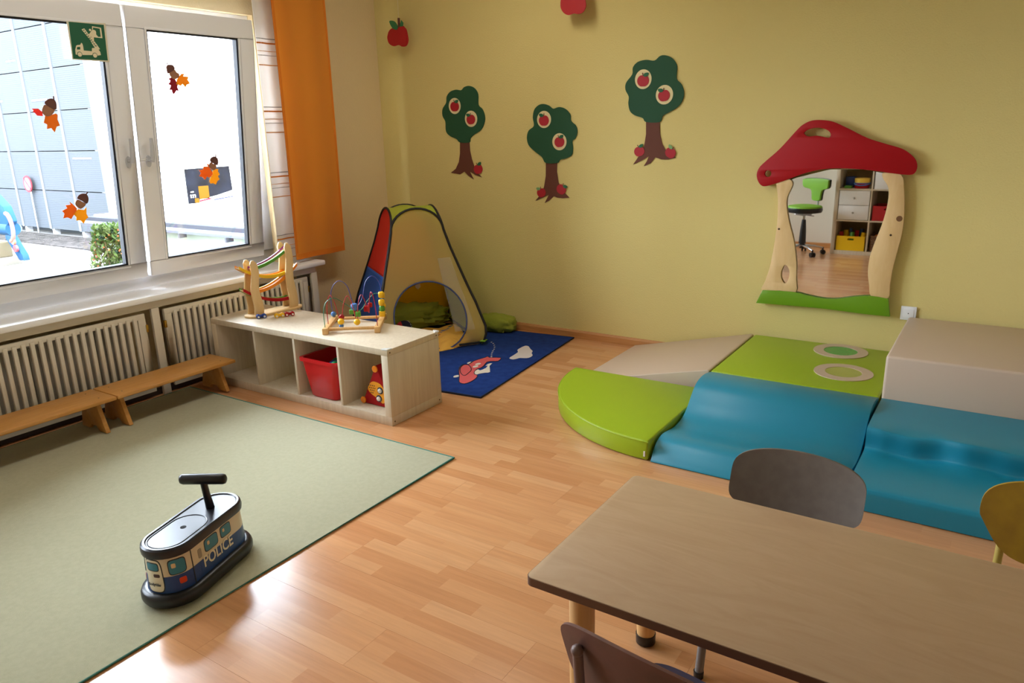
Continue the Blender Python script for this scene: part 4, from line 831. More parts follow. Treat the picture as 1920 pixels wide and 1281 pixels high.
# ------------------------------------------------------------------ apple trees on the wall
m_tg = mat('tree_green', (22, 74, 44), 0.75); m_tb = mat('trunk_brown', (98, 52, 34), 0.75); m_disc = mat('disc_cream', (226, 210, 160), 0.8)
m_ap = mat('apple_red', (170, 20, 34), 0.6); m_lf = mat('apple_leaf', (30, 96, 60), 0.7); m_lf2 = mat('apple_leaf_pale', (120, 164, 104), 0.7)
tl = ['leftmost apple tree cutout on the wall, one apple by its roots', 'middle and lowest apple tree cutout on the yellow wall', 'largest and highest apple tree cutout, nearest the mushroom mirror']
def apple_shape(r):
    o = []
    for i in range(28):
        a = 2*pi*i/28; k = 1-0.13*math.exp(-((a-pi/2)/0.35)**2)-0.07*math.exp(-((a-3*pi/2)/0.3)**2)
        o.append((r*k*1.04*cos(a), r*k*0.96*sin(a)))
    return o
for i, t in enumerate(DATA['trees']):
    xs = [p[0] for p in t['trunk']]; zs = [p[1] for p in t['trunk']]
    tr = thing('wall_tree', tl[i], 'wall decoration', (sum(xs)/len(xs), -0.001, min(zs)), group='apple tree cutouts on the yellow wall')
    MB().prism(t['trunk'], XZ(0), 0.0005, 0.005).build('trunk', m_tb, tr, smooth=0)
    MB().prism(smoothc(t['crown'], 4), XZ(0), 0.0005, 0.008).build('crown', m_tg, tr, smooth=0)
    for (cx, cz, rx, rz) in t['disc']: MB().prism(circ(cx, cz, rx, rz, 32), XZ(0), 0.008, 0.0092).build('disc', m_disc, tr, smooth=0)
    for k, (cx, cz, rx, rz) in enumerate(t['apple']):
        ang = [0, 0.1, 0.2, -0.5][k]; ca, sa = cos(ang), sin(ang)
        R_ = lambda p: (cx+p[0]*ca-p[1]*sa, cz+p[0]*sa+p[1]*ca)
        h0 = 0.0092 if k < 2 else 0.005
        ab = MB().prism([R_(p) for p in apple_shape(rx)], XZ(0), h0, h0+0.003).build('apple', m_ap, tr, smooth=0)
        s_ = 1 if (k+i) % 2 == 0 else -1
        MB().prism([R_(p) for p in ((-0.06*rx, 0.75*rx), (0.08*rx, 0.75*rx), (0.04*rx-s_*0.1*rx, 1.25*rx), (-0.1*rx-s_*0.1*rx, 1.22*rx))], XZ(0), h0+0.003, h0+0.004).build('stem', m_tb, ab, smooth=0)
        MB().prism(smoothc([R_(p) for p in ((s_*0.05*rx, 0.78*rx), (s_*0.3*rx, 1.15*rx), (s_*0.95*rx, 1.18*rx), (s_*0.85*rx, 0.75*rx), (s_*0.4*rx, 0.58*rx))], 3), XZ(0), h0+0.003, h0+0.0045).build('leaf', m_lf if k < 2 or i == 0 or k == 3-(i == 2) else m_lf2, ab, smooth=0)

# hanging paper apples
YA = -0.12
m_hap = mat('paper_apple_red', (176, 20, 24), 0.6)
ha = thing('hanging_apple', 'red paper apple hanging on a thread in the left corner of the yellow wall', 'hanging decoration', (0.25, YA, 2.16), group='paper apples hanging from the ceiling')
MB().prism(smoothc(DATA['ap_body'], 4), XZ(YA), -0.003, 0.003).build('apple', m_hap, ha, smooth=0)
MB().prism(smoothc([(p[0]*0.45+DATA['ap_body'][8][0]*0.55, p[1]) for p in DATA['ap_body']], 4), XZ(YA), 0.003, 0.006).build('apple_fold', m_hap, ha, smooth=0)
MB().prism(smoothc(DATA['ap_l1'], 3), XZ(YA), 0.003, 0.007).build('leaf', mat('paper_leaf', (52, 120, 72), 0.7), ha, smooth=0)
MB().prism(DATA['ap_l2'], XZ(YA), 0.003, 0.006).build('leaf', MATS['paper_leaf'], ha, smooth=0)
s0, s1 = DATA['ap_stem']
MB().tube([(s0[0], YA, s0[1]), (s1[0], YA, s1[1])], 0.009, 8).build('stem', m_tb, ha)
MB().tube([(s0[0], YA, s0[1]-0.01), (s0[0], YA, RZ)], 0.0008, 5).build('thread', m_white, ha)
a2 = DATA['ap2']; cx2 = (a2[0][0]+a2[-1][0])/2; zt = max(p[1] for p in a2)
h2 = thing('hanging_apple', 'red paper apple at the top edge of the picture, above the trees', 'hanging decoration', (cx2, YA, min(p[1] for p in a2)), group='paper apples hanging from the ceiling')
body2 = a2+[(a2[-1][0]-0.012, zt+0.05), (cx2+0.045, zt+0.085), (cx2, zt+0.07), (cx2-0.045, zt+0.085), (a2[0][0]+0.012, zt+0.05)]
MB().prism(smoothc(body2, 4), XZ(YA), -0.003, 0.003).build('apple', m_hap, h2, smooth=0)
MB().tube([(cx2, YA, zt+0.07), (cx2-0.005, YA, zt+0.13)], 0.009, 8).build('stem', m_tb, h2)
MB().prism(smoothc([(cx2, zt+0.075), (cx2+0.03, zt+0.12), (cx2+0.08, zt+0.125), (cx2+0.06, zt+0.08)], 3), XZ(YA), 0.003, 0.006).build('leaf', MATS['paper_leaf'], h2, smooth=0)
MB().tube([(cx2, YA, zt+0.12), (cx2, YA, RZ)], 0.0008, 5).build('thread', m_white, h2)

# socket by the block
so = thing('wall_socket', 'white wall socket between the mirror and the tall foam block', 'socket', (3.949, -0.001, 0.395))
MB().box(3.909, 3.989, -0.012, -0.001, 0.391, 0.471).build('cover_plate', m_pvc, so, bevel=0.003)
MB().prism(rrect(3.949, 0.431, 0.027, 0.027, 0.008), XZ(0), 0.012, 0.0145).build('insert', m_pvc, so, bevel=0.001)
MB().prism(circ(3.949, 0.431, 0.003, n=10), XZ(0), 0.0145, 0.015).build('screw', m_black, so, smooth=0)

# ------------------------------------------------------------------ table and chairs
TX0, TX1, TY0, TY1, TTZ = 3.516, 4.72, -3.428, -2.815, 0.500
tbl = thing('activity_table', 'rectangular pale wood table with rounded legs in the right foreground', 'table', ((TX0+TX1)/2, (TY0+TY1)/2, 0))
MB().prism(rrect((TX0+TX1)/2, (TY0+TY1)/2, (TX1-TX0)/2, (TY1-TY0)/2, 0.018, 4), XY(), TTZ-0.0225, TTZ).build('tabletop', m_table, tbl, bevel=0.0015)
MB().prism(rrect((TX0+TX1)/2, (TY0+TY1)/2, (TX1-TX0)/2+0.0015, (TY1-TY0)/2+0.0015, 0.018, 4), XY(), TTZ-0.0225, TTZ-0.002, holes=[rrect((TX0+TX1)/2, (TY0+TY1)/2, (TX1-TX0)/2-0.002, (TY1-TY0)/2-0.002, 0.018, 4)[::-1]]).build('edge_band', m_edge, tbl, smooth=30)
for (x, y) in ((TX0+0.11, TY0+0.075), (TX0+0.085, TY1-0.085), (TX1-0.11, TY0+0.075), (TX1-0.085, TY1-0.085)):
    lg = MB().lathe([(0.027, 0.032), (0.030, 0.10), (0.031, TTZ-0.023)], 20, Matrix.Translation((x, y, 0))).build('leg', m_beech, tbl, smooth=50)
    MB().lathe([(0.024, 0.0), (0.029, 0.004), (0.030, 0.034)], 20, Matrix.Translation((x, y, 0))).build('foot_cap', m_black, lg, smooth=50)
def chair(loc, rz, mback, mseat, mtube, label, hb=0.585, shield=False, zb=0.372):
    c = thing('school_chair', label, 'chair', loc, rz=rz, local=True, group='small school chairs at the table')
    def back(u, v, k):
        a, b = -1+2*u, -1+2*v; pw = 5.0; r = (abs(a)**pw+abs(b)**pw)**(1/pw); s_ = max(abs(a), abs(b))/r if r > 0 else 1
        a *= s_; b *= s_; hh = (hb-zb)/2; wd = 1.0
        if shield: wd = 0.66+0.34*min(1.0, (b+1)*0.85)
        x = 0.190*a*wd; z = (hb+zb)/2+hh*b-0.022*a*a*(0.5+0.5*b)+0.012*a*a*(0.5-0.5*b)
        return (x, 0.172-0.032*(x/0.19)**2+0.03*b+(0.004 if k else -0.004), z)
    MB().slab(back, 24, 14).build('backrest', mback, c, smooth=60)
    def seat(u, v, k):
        a, b = -1+2*u, -1+2*v; r = (abs(a)**5+abs(b)**5)**(1/5); s_ = max(abs(a), abs(b))/r if r > 0 else 1
        return (0.168*a*s_*(1.0 if b < 0 else 1-0.08*b), 0.165*b*s_, 0.312+0.008*a*a-0.010*(max(0, -b-0.6)**1)+(0.0045 if k else -0.0045))
    MB().slab(seat, 18, 18).build('seat', mseat, c, smooth=60)
    for s_ in (-1, 1):
        MB().tube(smoothc([(s_*0.142, -0.225, 0.008), (s_*0.140, -0.185, 0.20), (s_*0.138, -0.155, 0.285), (s_*0.136, -0.12, 0.299), (s_*0.135, 0.10, 0.299)], 4, False), 0.0125, 12).build('front_leg', mtube, c, smooth=60)
        MB().tube(smoothc([(s_*0.150, 0.215, 0.008), (s_*0.140, 0.170, 0.17), (s_*0.134, 0.148, 0.30), (s_*0.130, 0.172, 0.42), (s_*0.130, 0.186, hb-0.065)], 4, False), 0.0105, 10).build('rear_leg', mtube, c, smooth=60)
        MB().ball((s_*0.130, 0.187, hb-0.065), 0.0125, 12).build('tube_end', mtube, c, smooth=60)
        for (yy) in (-0.225, 0.215): MB().lathe([(0.014, 0.0), (0.015, 0.02)], 10, Matrix.Translation((s_*(0.142 if yy < 0 else 0.15), yy, 0))).build('foot_plug', m_black, c)
    MB().tube([(-0.135, 0.06, 0.299), (0.135, 0.06, 0.299)], 0.008, 8).build('cross_bar', mtube, c)
    MB().tube([(-0.138, -0.08, 0.299), (0.138, -0.08, 0.299)], 0.008, 8).build('cross_bar', mtube, c)
    return c
m_tubeg = mat('grey_tube', (120, 116, 112), 0.4, metal=0.3)
chair((3.930, -2.735, 0), 0, mat('grey_paint', (112, 102, 92), 0.5, var=(30, (104, 94, 84))), MATS['grey_paint'], m_tubeg, 'grey painted chair on the far side of the table', 0.556)
chair((4.580, -2.69, 0), 0, mat('worn_yellow_paint', (176, 142, 34), 0.5, var=(16, (160, 124, 30))), MATS['worn_yellow_paint'], mat('yellow_tube', (190, 170, 80), 0.45), 'worn yellow chair at the right edge, far side of the table', 0.590, True)
chair((3.937, -3.500, 0), pi-0.13, mat('worn_maroon_paint', (112, 74, 66), 0.5, var=(12, (96, 66, 56))), mat('slate_blue_paint', (92, 94, 120), 0.5), mat('mauve_tube', (128, 104, 96), 0.4), 'worn maroon chair with slate seat in front of the table', 0.632, zb=0.415)

# ------------------------------------------------------------------ police ride-on
CU = Vector((-0.30, 0.954, 0)).normalized()
ca = thing('police_ride_on', 'black and blue police van ride-on toy on the green carpet', 'ride-on toy', (2.105, -3.385, 0.007), rz=atan2(CU.y, CU.x)-pi/2, local=True)
# local: +y to the far end, +x to the right side
def stadl(hl, hw_, n=14):
    o = []
    for i in range(n+1): a = -pi/2+pi/2+pi*i/n; o.append((hw_*cos(a), hl-hw_+hw_*sin(a)))
    for i in range(n+1): a = pi+pi*i/n; o.append((hw_*cos(a), -hl+hw_+hw_*sin(a)))
    return o
def lstack(levels): 
    m_ = MB(); return loft(m_, [[(x, y, z) for x, y in stadl(hl, w)] for hl, w, z in levels])
lstack([(0.235, 0.098, 0.012), (0.252, 0.115, 0.010), (0.259, 0.122, 0.022), (0.259, 0.122, 0.038), (0.252, 0.115, 0.050), (0.235, 0.098, 0.052)]).build('bumper', m_black, ca, smooth=60)
lstack([(0.232, 0.095, 0.050), (0.228, 0.092, 0.108)]).build('lower_body', mat('police_blue', (20, 66, 128), 0.35), ca, smooth=60)
lstack([(0.228, 0.092, 0.108), (0.224, 0.089, 0.172)]).build('upper_body', mat('police_cream', (214, 202, 172), 0.35), ca, smooth=60)
tp = lstack([(0.226, 0.091, 0.170), (0.234, 0.098, 0.173), (0.236, 0.100, 0.186), (0.233, 0.097, 0.198), (0.226, 0.090, 0.203), (0.218, 0.082, 0.203), (0.214, 0.078, 0.1995)]).build('seat_top', mat('seat_black', (30, 31, 38), 0.3), ca, smooth=28)
MB().tube([(x, y-0.085, 0.1998) for x, y in stadl(0.125, 0.070)], 0.0018, 5, closed=True).build('seat_groove', MATS['seat_black'], tp, smooth=60)
MB().lathe([(0.0115, 0.1993), (0.0115, 0.2001)], 18, Matrix.Translation((0.0, -0.055, 0))).build('finger_hole', mat('hole_black', (3, 3, 3), 0.9), tp, smooth=0)
MB().tube([(0, 0.105, 0.198), (0, 0.095, 0.255), (0, 0.088, 0.305)], [0.017, 0.014, 0.0135], 14).build('handle_post', m_black, ca, smooth=60)
MB().tube([(t_*cos(0.24), 0.088+t_*sin(0.24), 0.312) for t_ in (-0.094, -0.090, -0.080, 0.080, 0.090, 0.094)], [0.009, 0.0155, 0.0185, 0.0185, 0.0155, 0.009], 16).build('handle_bar', m_black, ca, smooth=60)
for (x, y) in ((0.07, 0.16), (-0.07, 0.16), (0.07, -0.16), (-0.07, -0.16)):
    MB().tube([(x-0.012, y, 0.020), (x+0.012, y, 0.020)], 0.020, 14).build('wheel', m_black, ca)
# printed patches follow the body: s = length along the right side and round the near end
def side_pt(s, z, out):
    """s=0 at the middle of the right flat side, growing towards the near end, then round it"""
    q_ = (z-0.05)/0.122; hl = 0.232-0.008*q_; w = 0.095-0.006*q_; flat = hl-w
    if s <= flat: return Vector((w+out, -s, z))
    a = (s-flat)/w
    return Vector(((w+out)*cos(a), -(hl-w)-(w+out)*sin(a), z))
def patch(name, s0, s1, z0, z1, m, par, out=0.0006, r=0.0, n=12):
    def fn(u, v, k):
        s_, z_ = s0+(s1-s0)*u, z0+(z1-z0)*v
        if r:
            hx, hz = (s1-s0)/2, (z1-z0)/2; ax, az = abs(s_-(s0+s1)/2), abs(z_-(z0+z1)/2)
            pr = ((ax/hx)**5+(az/hz)**5)**0.2; mxv = max(ax/hx, az/hz)
            if pr > 0: s_ = (s0+s1)/2+(s_-(s0+s1)/2)*mxv/pr; z_ = (z0+z1)/2+(z_-(z0+z1)/2)*mxv/pr
        return tuple(side_pt(s_, z_, out if k else -0.001))
    return MB().slab(fn, n, 8).build(name, m, par, smooth=60)
m_win = mat('print_window', (44, 128, 150), 0.3); m_line = mat('print_line', (30, 34, 44), 0.4); m_wh = mat('print_white', (230, 222, 196), 0.4)
fl_ = 0.232-0.095
def winp(s0, s1, z0, z1):
    f = patch('window_frame', s0-0.003, s1+0.003, z0-0.003, z1+0.003, m_line, ca, 0.0008, 1)
    g = patch('window_print', s0, s1, z0, z1, m_win, f, 0.0014, 1)
    sc_ = s0+(s1-s0)*0.72; zc = z0+(z1-z0)*0.62; rr = min(s1-s0, z1-z0)*0.16
    patch('highlight', sc_-rr, sc_+rr, zc-rr, zc+rr, mat('print_highlight', (220, 196, 150), 0.4), f, 0.0019, 1, 6)
winp(-0.012, 0.062, 0.122, 0.162); winp(-0.092, -0.034, 0.126, 0.162)
winp(fl_+0.030, fl_+0.088, 0.113, 0.160); winp(fl_+0.205, fl_+0.262, 0.113, 0.160)
patch('body_line', fl_-0.002, fl_+0.002, 0.052, 0.170, m_line, ca, 0.0010, 0, 4)
patch('shade_panel', 0.083, 0.103, 0.118, 0.150, mat('print_grey', (150, 140, 118), 0.4), ca, 0.0008, 1, 6)
dr = patch('door_outline', fl_+0.112, fl_+0.186, 0.056, 0.167, m_line, ca, 0.0008, 1)
patch('door_panel', fl_+0.115, fl_+0.183, 0.059, 0.164, m_wh, dr, 0.0014, 1)
f = patch('door_window_frame', fl_+0.122, fl_+0.176, 0.128, 0.157, m_line, dr, 0.0018, 1); patch('door_window', fl_+0.125, fl_+0.173, 0.131, 0.154, m_win, dr, 0.0023, 1)
for s_ in (fl_+0.048, fl_+0.240): patch('tail_lamp', s_-0.013, s_+0.013, 0.076, 0.096, mat('print_lamp', (214, 62, 22), 0.35), ca, 0.0012, 1)
patch('badge', fl_+0.124, fl_+0.148, 0.108, 0.119, mat('print_badge', (70, 40, 36), 0.4), dr, 0.0022, 1)
patch('police_band', -0.125, 0.098, 0.072, 0.107, MATS['police_blue'], ca, 0.0007, 0, 20)
def tm(s_, z_, out):
    p = side_pt(s_, z_, out); p2 = side_pt(s_-0.002, z_, out); p3 = side_pt(s_, z_+0.002, out)
    X = (p2-p).normalized(); Y = (p3-p).normalized(); Z = X.cross(Y)
    M = Matrix((X, Y, Z)).transposed().to_4x4(); M.translation = p; return M
text_part('police_lettering', 'POLICE', 0.054, tm(-0.005, 0.094, 0.0016), m_wh, ca, 0.0004, bold=0.0009)
text_part('brand_lettering', 'Bodyrider', 0.0135, tm(fl_+0.149, 0.084, 0.0030), m_line, ca, 0.0003, bold=0.0003)

for o in ca.children_recursive: o.data.transform(Matrix.Diagonal((0.90, 0.90, 1.06, 1)))

# ------------------------------------------------------------------ what the mirror shows: rear shelf, swivel chair
rs = thing('cube_unit', 'birch cube unit on the rear wall, seen in the mushroom mirror', 'shelf', (3.05, -4.84, 0))
X0, X1, Yf, Yb = 2.665, 3.430, -4.640, -5.045
pit = 0.352; rows = 4; ztop = 0.045+rows*pit
MB().box(X0, X0+0.04, Yb, Yf, 0, ztop+0.04).build('side_board', m_birch, rs, bevel=0.001); MB().box(X1-0.04, X1, Yb, Yf, 0, ztop+0.04).build('side_board', m_birch, rs, bevel=0.001)
MB().box(X0+0.04, X1-0.04, Yb, Yf, 0, 0.045).build('bottom_board', m_birch, rs); MB().box(X0+0.04, X1-0.04, Yb, Yf, ztop, ztop+0.04).build('top_board', m_birch, rs)
MB().box((X0+X1)/2-0.008, (X0+X1)/2+0.008, Yb, Yf, 0.045, ztop).build('divider', m_birch, rs)
for k in range(1, rows): MB().box(X0+0.04, X1-0.04, Yb, Yf-0.002, 0.045+k*pit-0.016, 0.045+k*pit).build('shelf_board', m_birch, rs)
MB().box(X0+0.04, X1-0.04, Yb, Yb+0.006, 0.045, ztop).build('back_board', mat('back_panel', (150, 128, 96), 0.7), rs)
cxl, cxr = (X0+0.04+(X0+X1)/2-0.008)/2, ((X0+X1)/2+0.008+X1-0.04)/2
for k in range(2):
    z0 = 0.045+pit+0.004+k*0.166
    d = MB().box(cxl-0.160, cxl+0.160, Yf-0.36, Yf-0.004, z0, z0+0.162).build('drawer', mat('drawer_white', (232, 230, 226), 0.4), rs, bevel=0.002)
    MB().lathe([(0.006, 0), (0.011, 0.012), (0.008, 0.018)], 12, Matrix.Translation((cxl, Yf-0.004, z0+0.08)) @ Matrix.Rotation(radians(-90), 4, 'X')).build('knob', m_steel, d, smooth=50)
def bin_box(cx, z0, w, h, m, name, label, slot=True, dpt=0.34):
    b = thing(name, label, 'box', (cx, Yf-0.18, z0))
    hole = [rrect(cx, z0+h-0.035, 0.035, 0.010, 0.009, 4)[::-1]] if slot else []
    MB().prism([(cx-w, z0), (cx+w, z0), (cx+w, z0+h), (cx-w, z0+h)], lambda a, q_, hh: (a, Yf-0.012-hh, q_), 0, 0.008, holes=hole).build('front_panel', m, b)
    MB().box(cx-w, cx-w+0.006, Yf-dpt, Yf-0.020, z0, z0+h).box(cx+w-0.006, cx+w, Yf-dpt, Yf-0.020, z0, z0+h).box(cx-w, cx+w, Yf-dpt-0.006, Yf-dpt, z0, z0+h).build('side_panels', m, b)
    MB().box(cx-w+0.006, cx+w-0.006, Yf-dpt, Yf-0.020, z0, z0+0.006).build('bottom_panel', m, b)
    return b
bin_box(cxl, 0.046, 0.150, 0.165, mat('bin_yellow', (236, 190, 16), 0.4), 'storage_box', 'yellow box with a slot handle in the bottom left cube of the rear unit')
bin_box(cxr, 0.046+pit, 0.150, 0.165, mat('bin_red', (176, 20, 28), 0.5), 'storage_box', 'dark red box in the second cube of the rear unit, right column')
bs = thing('wicker_basket', 'brown wicker basket in the bottom right cube of the rear unit', 'basket', (cxr, Yf-0.17, 0.046))
for k in range(9): MB().tube([(x, y, 0.056+k*0.020) for x, y in rrect(cxr, Yf-0.17, 0.145, 0.145, 0.03)], 0.0105, 6, closed=True).build('weave', mat('wicker', (126, 88, 52), 0.7, var=(60, (96, 64, 36))), bs, smooth=60)
MB().box(cxr-0.14, cxr+0.14, Yf-0.31, Yf-0.03, 0.046, 0.056).build('basket_floor', MATS['wicker'], bs)
bl = ['red', 'yellow', 'blue', 'green', 'red', 'blue', 'yellow']
bm_ = {'red': m_red, 'yellow': m_yellow, 'blue': m_blue, 'green': m_green}
for i in range(7):
    x = cxl-0.115+0.038*i; y = Yf-0.10-0.075*(i % 3); z = 0.215
    MB().box(-0.020, 0.020, -0.016, 0.016, -0.160, 0.035+0.012*(i % 3)).xf(Matrix.Translation((x, y, z)) @ Matrix.Rotation(0.05*(i-3), 4, 'Y') @ Matrix.Rotation(i*0.7, 4, 'Z')).build('toy_brick', bm_[bl[i]], label='%s toy brick, number %s from the left in the yellow box' % (bl[i], ['one', 'two', 'three', 'four', 'five', 'six', 'seven'][i]), cat='toy brick', group='toy bricks in the yellow box', bevel=0.005)
for i in range(3):
    MB().ball((cxr-0.085+0.085*i, Yf-0.13-0.05*(i % 2), 0.19), 0.041, 14).build('soft_ball', [m_orange, m_yellow, m_orange][i], label=['orange ball on the left in the wicker basket', 'yellow ball in the middle of the wicker basket', 'orange ball on the right in the wicker basket'][i], cat='ball', group='balls in the wicker basket')
z3 = 0.0455+2*pit
tub2 = thing('stacked_tub', 'red and yellow tub with a blue handle in the third cube of the rear unit', 'tub', (cxl+0.05, Yf-0.12, z3))
MB().lathe([(0.075, z3), (0.082, z3+0.055)], 24, Matrix.Translation((cxl+0.05, Yf-0.12, 0))).build('body', m_red, tub2, smooth=50)
MB().lathe([(0.083, z3+0.055), (0.083, z3+0.062), (0.080, z3+0.064)], 24, Matrix.Translation((cxl+0.05, Yf-0.12, 0))).build('rim', m_ltblue, tub2)
MB().lathe([(0.080, z3+0.064), (0.083, z3+0.110), (0.070, z3+0.112)], 24, Matrix.Translation((cxl+0.05, Yf-0.12, 0))).build('lid', mat('lid_yellow', (240, 200, 80), 0.4), tub2, smooth=50)
MB().tube([(cxl+0.05+0.084*cos(a), Yf-0.12+0.086*sin(a), z3+0.058-0.022*sin(a)) for a in [pi*k/12 for k in range(13)]], 0.006, 8).build('carry_handle', m_ltblue, tub2, smooth=60)
MB().box(cxl-0.13, cxl-0.05, Yf-0.16, Yf-0.06, z3, z3+0.028).build('toy_plate', m_green, label='flat green toy beside the red tub in the rear unit', cat='toy', bevel=0.006)
MB().box(cxl-0.14, cxl-0.045, Yf-0.30, Yf-0.19, z3, z3+0.12).build('toy_crate', m_blue, label='blue toy crate behind the flat green toy in the rear unit', cat='toy', bevel=0.006)
MB().box(cxr-0.155, cxr+0.155, Yf-0.35, Yf-0.006, z3, z3+0.326).build('cabinet_insert', MATS['drawer_white'], label='white closed cupboard insert in the third cube, right column of the rear unit', cat='cupboard', bevel=0.002)

swc = thing('swivel_chair', 'green and black swivel chair by the rear wall, seen in the mushroom mirror', 'chair', (2.385, -4.46, 0), rz=radians(30), local=True)
m_ch = mat('chair_green', (118, 168, 36), 0.6)
hub = MB().lathe([(0.030, 0.075), (0.030, 0.13), (0.026, 0.14)], 16).build('hub', m_black, swc, smooth=50)
for k in range(5):
    a = radians(90+72*k); d = Vector((cos(a), sin(a), 0))
    MB().tube([d*0.02+Vector((0, 0, 0.105)), d*0.14+Vector((0, 0, 0.095)), d*0.235+Vector((0, 0, 0.075))], [0.017, 0.014, 0.011], 10).build('spoke', m_chrome, swc, smooth=60)
    cs = MB(); e_ = Vector((-d.y, d.x, 0))
    for s_ in (-1, 1): cs.tube([d*0.238+e_*(s_*0.009)+Vector((0, 0, 0.028)), d*0.238+e_*(s_*0.026)+Vector((0, 0, 0.028))], 0.0275, 14)
    cs.tube([d*0.236+Vector((0, 0, 0.03)), d*0.236+Vector((0, 0, 0.085))], 0.010, 8); cs.build('caster', m_black, swc, smooth=50)
MB().lathe([(0.040, 0.13), (0.034, 0.28), (0.022, 0.405)], 18).build('column_cover', m_black, swc, smooth=50)
MB().lathe([(0.014, 0.40), (0.014, 0.47)], 14).build('gas_lift', m_chrome, swc, smooth=50)
MB().box(-0.06, 0.06, -0.06, 0.08, 0.455, 0.485).build('mechanism', m_steel, swc, bevel=0.006)
MB().tube([(-0.14, 0.0, 0.455), (0.14, 0.0, 0.455)], 0.005, 8).build('lever', m_chrome, swc)
MB().lathe([(0.12, 0.485), (0.185, 0.490), (0.195, 0.515), (0.190, 0.545)], 32).build('seat_shell', m_black, swc, smooth=50)
MB().lathe([(0.190, 0.545), (0.180, 0.562), (0.12, 0.572), (0.02, 0.574)], 32).build('seat_cushion', m_ch, swc, smooth=50)
MB().tube(smoothc([(0, -0.06, 0.47), (0, -0.17, 0.48), (0, -0.205, 0.54), (0, -0.205, 0.66)], 4, False), 0.013, 10).build('back_stay', m_steel, swc, smooth=60)
bp = smoothc([(-0.05, 0.615), (0.05, 0.615), (0.065, 0.68), (0.085, 0.735), (0.17, 0.76), (0.185, 0.83), (0.165, 0.855), (0, 0.862), (-0.165, 0.855), (-0.185, 0.83), (-0.17, 0.76), (-0.085, 0.735), (-0.065, 0.68)], 4)
MB().prism(bp, lambda a, b, h: (a, -0.19+h+0.9*a*a, b), 0, 0.030).build('back_cushion', m_ch, swc, bevel=0.008)
MB().prism(bp, lambda a, b, h: (a*1.03, -0.19+h+0.9*a*a, 0.74+(b-0.74)*1.03), -0.022, -0.002).build('back_shell', m_black, swc, bevel=0.006)

# ------------------------------------------------------------------ outdoors
GZ = -1.1
MB().box(-70, -0.3, -40, 45, GZ-0.3, GZ).build('ground_yard', mat('concrete_yard', (116, 114, 112), 0.9, spec=0.03, var=(0.6, (98, 97, 97))), kind='structure', smooth=0)
gs = MB().box(-45, -9.9, 4.75, 5.93, GZ, GZ+0.03).build('gravel_strip', mat('gravel', (66, 62, 60), 0.95, spec=0.03, var=(5, (40, 38, 37)), bump=(20, 1.0, 0.05)), label='strip of pale gravel at the foot of the grey facade', cat='gravel', kind='stuff')
# parking building with perforated cladding
def perforated():
    m, nt, b = _base('perforated_sheet'); N = nt.nodes; L = nt.links
    tc = N.new('ShaderNodeTexCoord'); mp = N.new('ShaderNodeMapping'); mp.inputs['Scale'].default_value = (20, 20, 20); L.new(tc.outputs['Object'], mp.inputs[0])
    sp_ = N.new('ShaderNodeSeparateXYZ'); L.new(mp.outputs[0], sp_.inputs[0])
    def mth(op, a, b_=None):
        n = N.new('ShaderNodeMath'); n.operation = op
        for i, v in enumerate((a, b_)):
            if v is None: continue
            if isinstance(v, (int, float)): n.inputs[i].default_value = v
            else: L.new(v, n.inputs[i])
        return n.outputs[0]
    row = mth('FLOOR', sp_.outputs[2]); fx = mth('FRACT', mth('ADD', sp_.outputs[0], mth('MULTIPLY', mth('MODULO', row, 2.0), 0.5))); fz = mth('FRACT', sp_.outputs[2])
    dx = mth('SUBTRACT', fx, 0.5); dz = mth('SUBTRACT', fz, 0.5); r2_ = mth('ADD', mth('MULTIPLY', dx, dx), mth('MULTIPLY', mth('MULTIPLY', dz, dz), 3.0))
    hole = mth('LESS_THAN', r2_, 0.11)
    mx = N.new('ShaderNodeMix'); mx.data_type = 'RGBA'; L.new(hole, mx.inputs['Factor'])
    mx.inputs['A'].default_value = lin((62, 65, 68))+(1,); mx.inputs['B'].default_value = lin((44, 47, 53))+(1,)
    L.new(mx.outputs['Result'], b.inputs['Base Color']); b.inputs['Roughness'].default_value = 0.6; b.inputs['Specular IOR Level'].default_value = 0.03
    return m
m_perf = perforated(); m_lightline = mat('facade_strip', (88, 91, 94), 0.6, spec=0.03)
FY = 6.0
gb = thing('parking_building', 'grey perforated metal facade of a building across the yard', 'building', (-21, 10, GZ))
MB().box(-45, -15.75, FY+0.5, 26, GZ, 9.5).build('structure_block', mat('dark_concrete', (66, 68, 72), 0.9, spec=0.03), gb, smooth=0)
cols = [-15.36-1.62*k for k in range(18)]; rowz = [-0.93, 0.16, 1.23, 2.27, 3.33, 4.39, 5.45, 6.5, 7.6, 8.7]
pan = None
for k in range(len(cols)-1):
    for j in range(len(rowz)-1):
        x1, x0 = cols[k]-0.03, cols[k+1]+0.03; z0, z1 = rowz[j]+0.012, rowz[j+1]-0.012
        if k > 9: continue
        MB().box(x0, x1, FY, FY+0.05, z0, z1).build('cladding_panel', m_perf, gb, smooth=0)
for k in range(11):
    MB().box(cols[k]-0.055 if k else cols[k]-0.03, cols[k]+(0.055 if k else 0.0), FY-0.015, FY+0.14, -0.93, 8.7).build('cladding_rail', m_lightline, gb, smooth=0)
    MB().box(cols[k]-0.06, cols[k]+0.06, FY+0.05, FY+0.2, GZ, -0.93).build('foot_post', mat('post_white', (170, 170, 170), 0.6, spec=0.03), gb, smooth=0)
for zz in (1.23, 3.33, 5.45): MB().box(-32, -15.4, FY+0.03, FY+0.08, zz-0.14, zz-0.012).build('floor_band', m_lightline, gb, smooth=0)
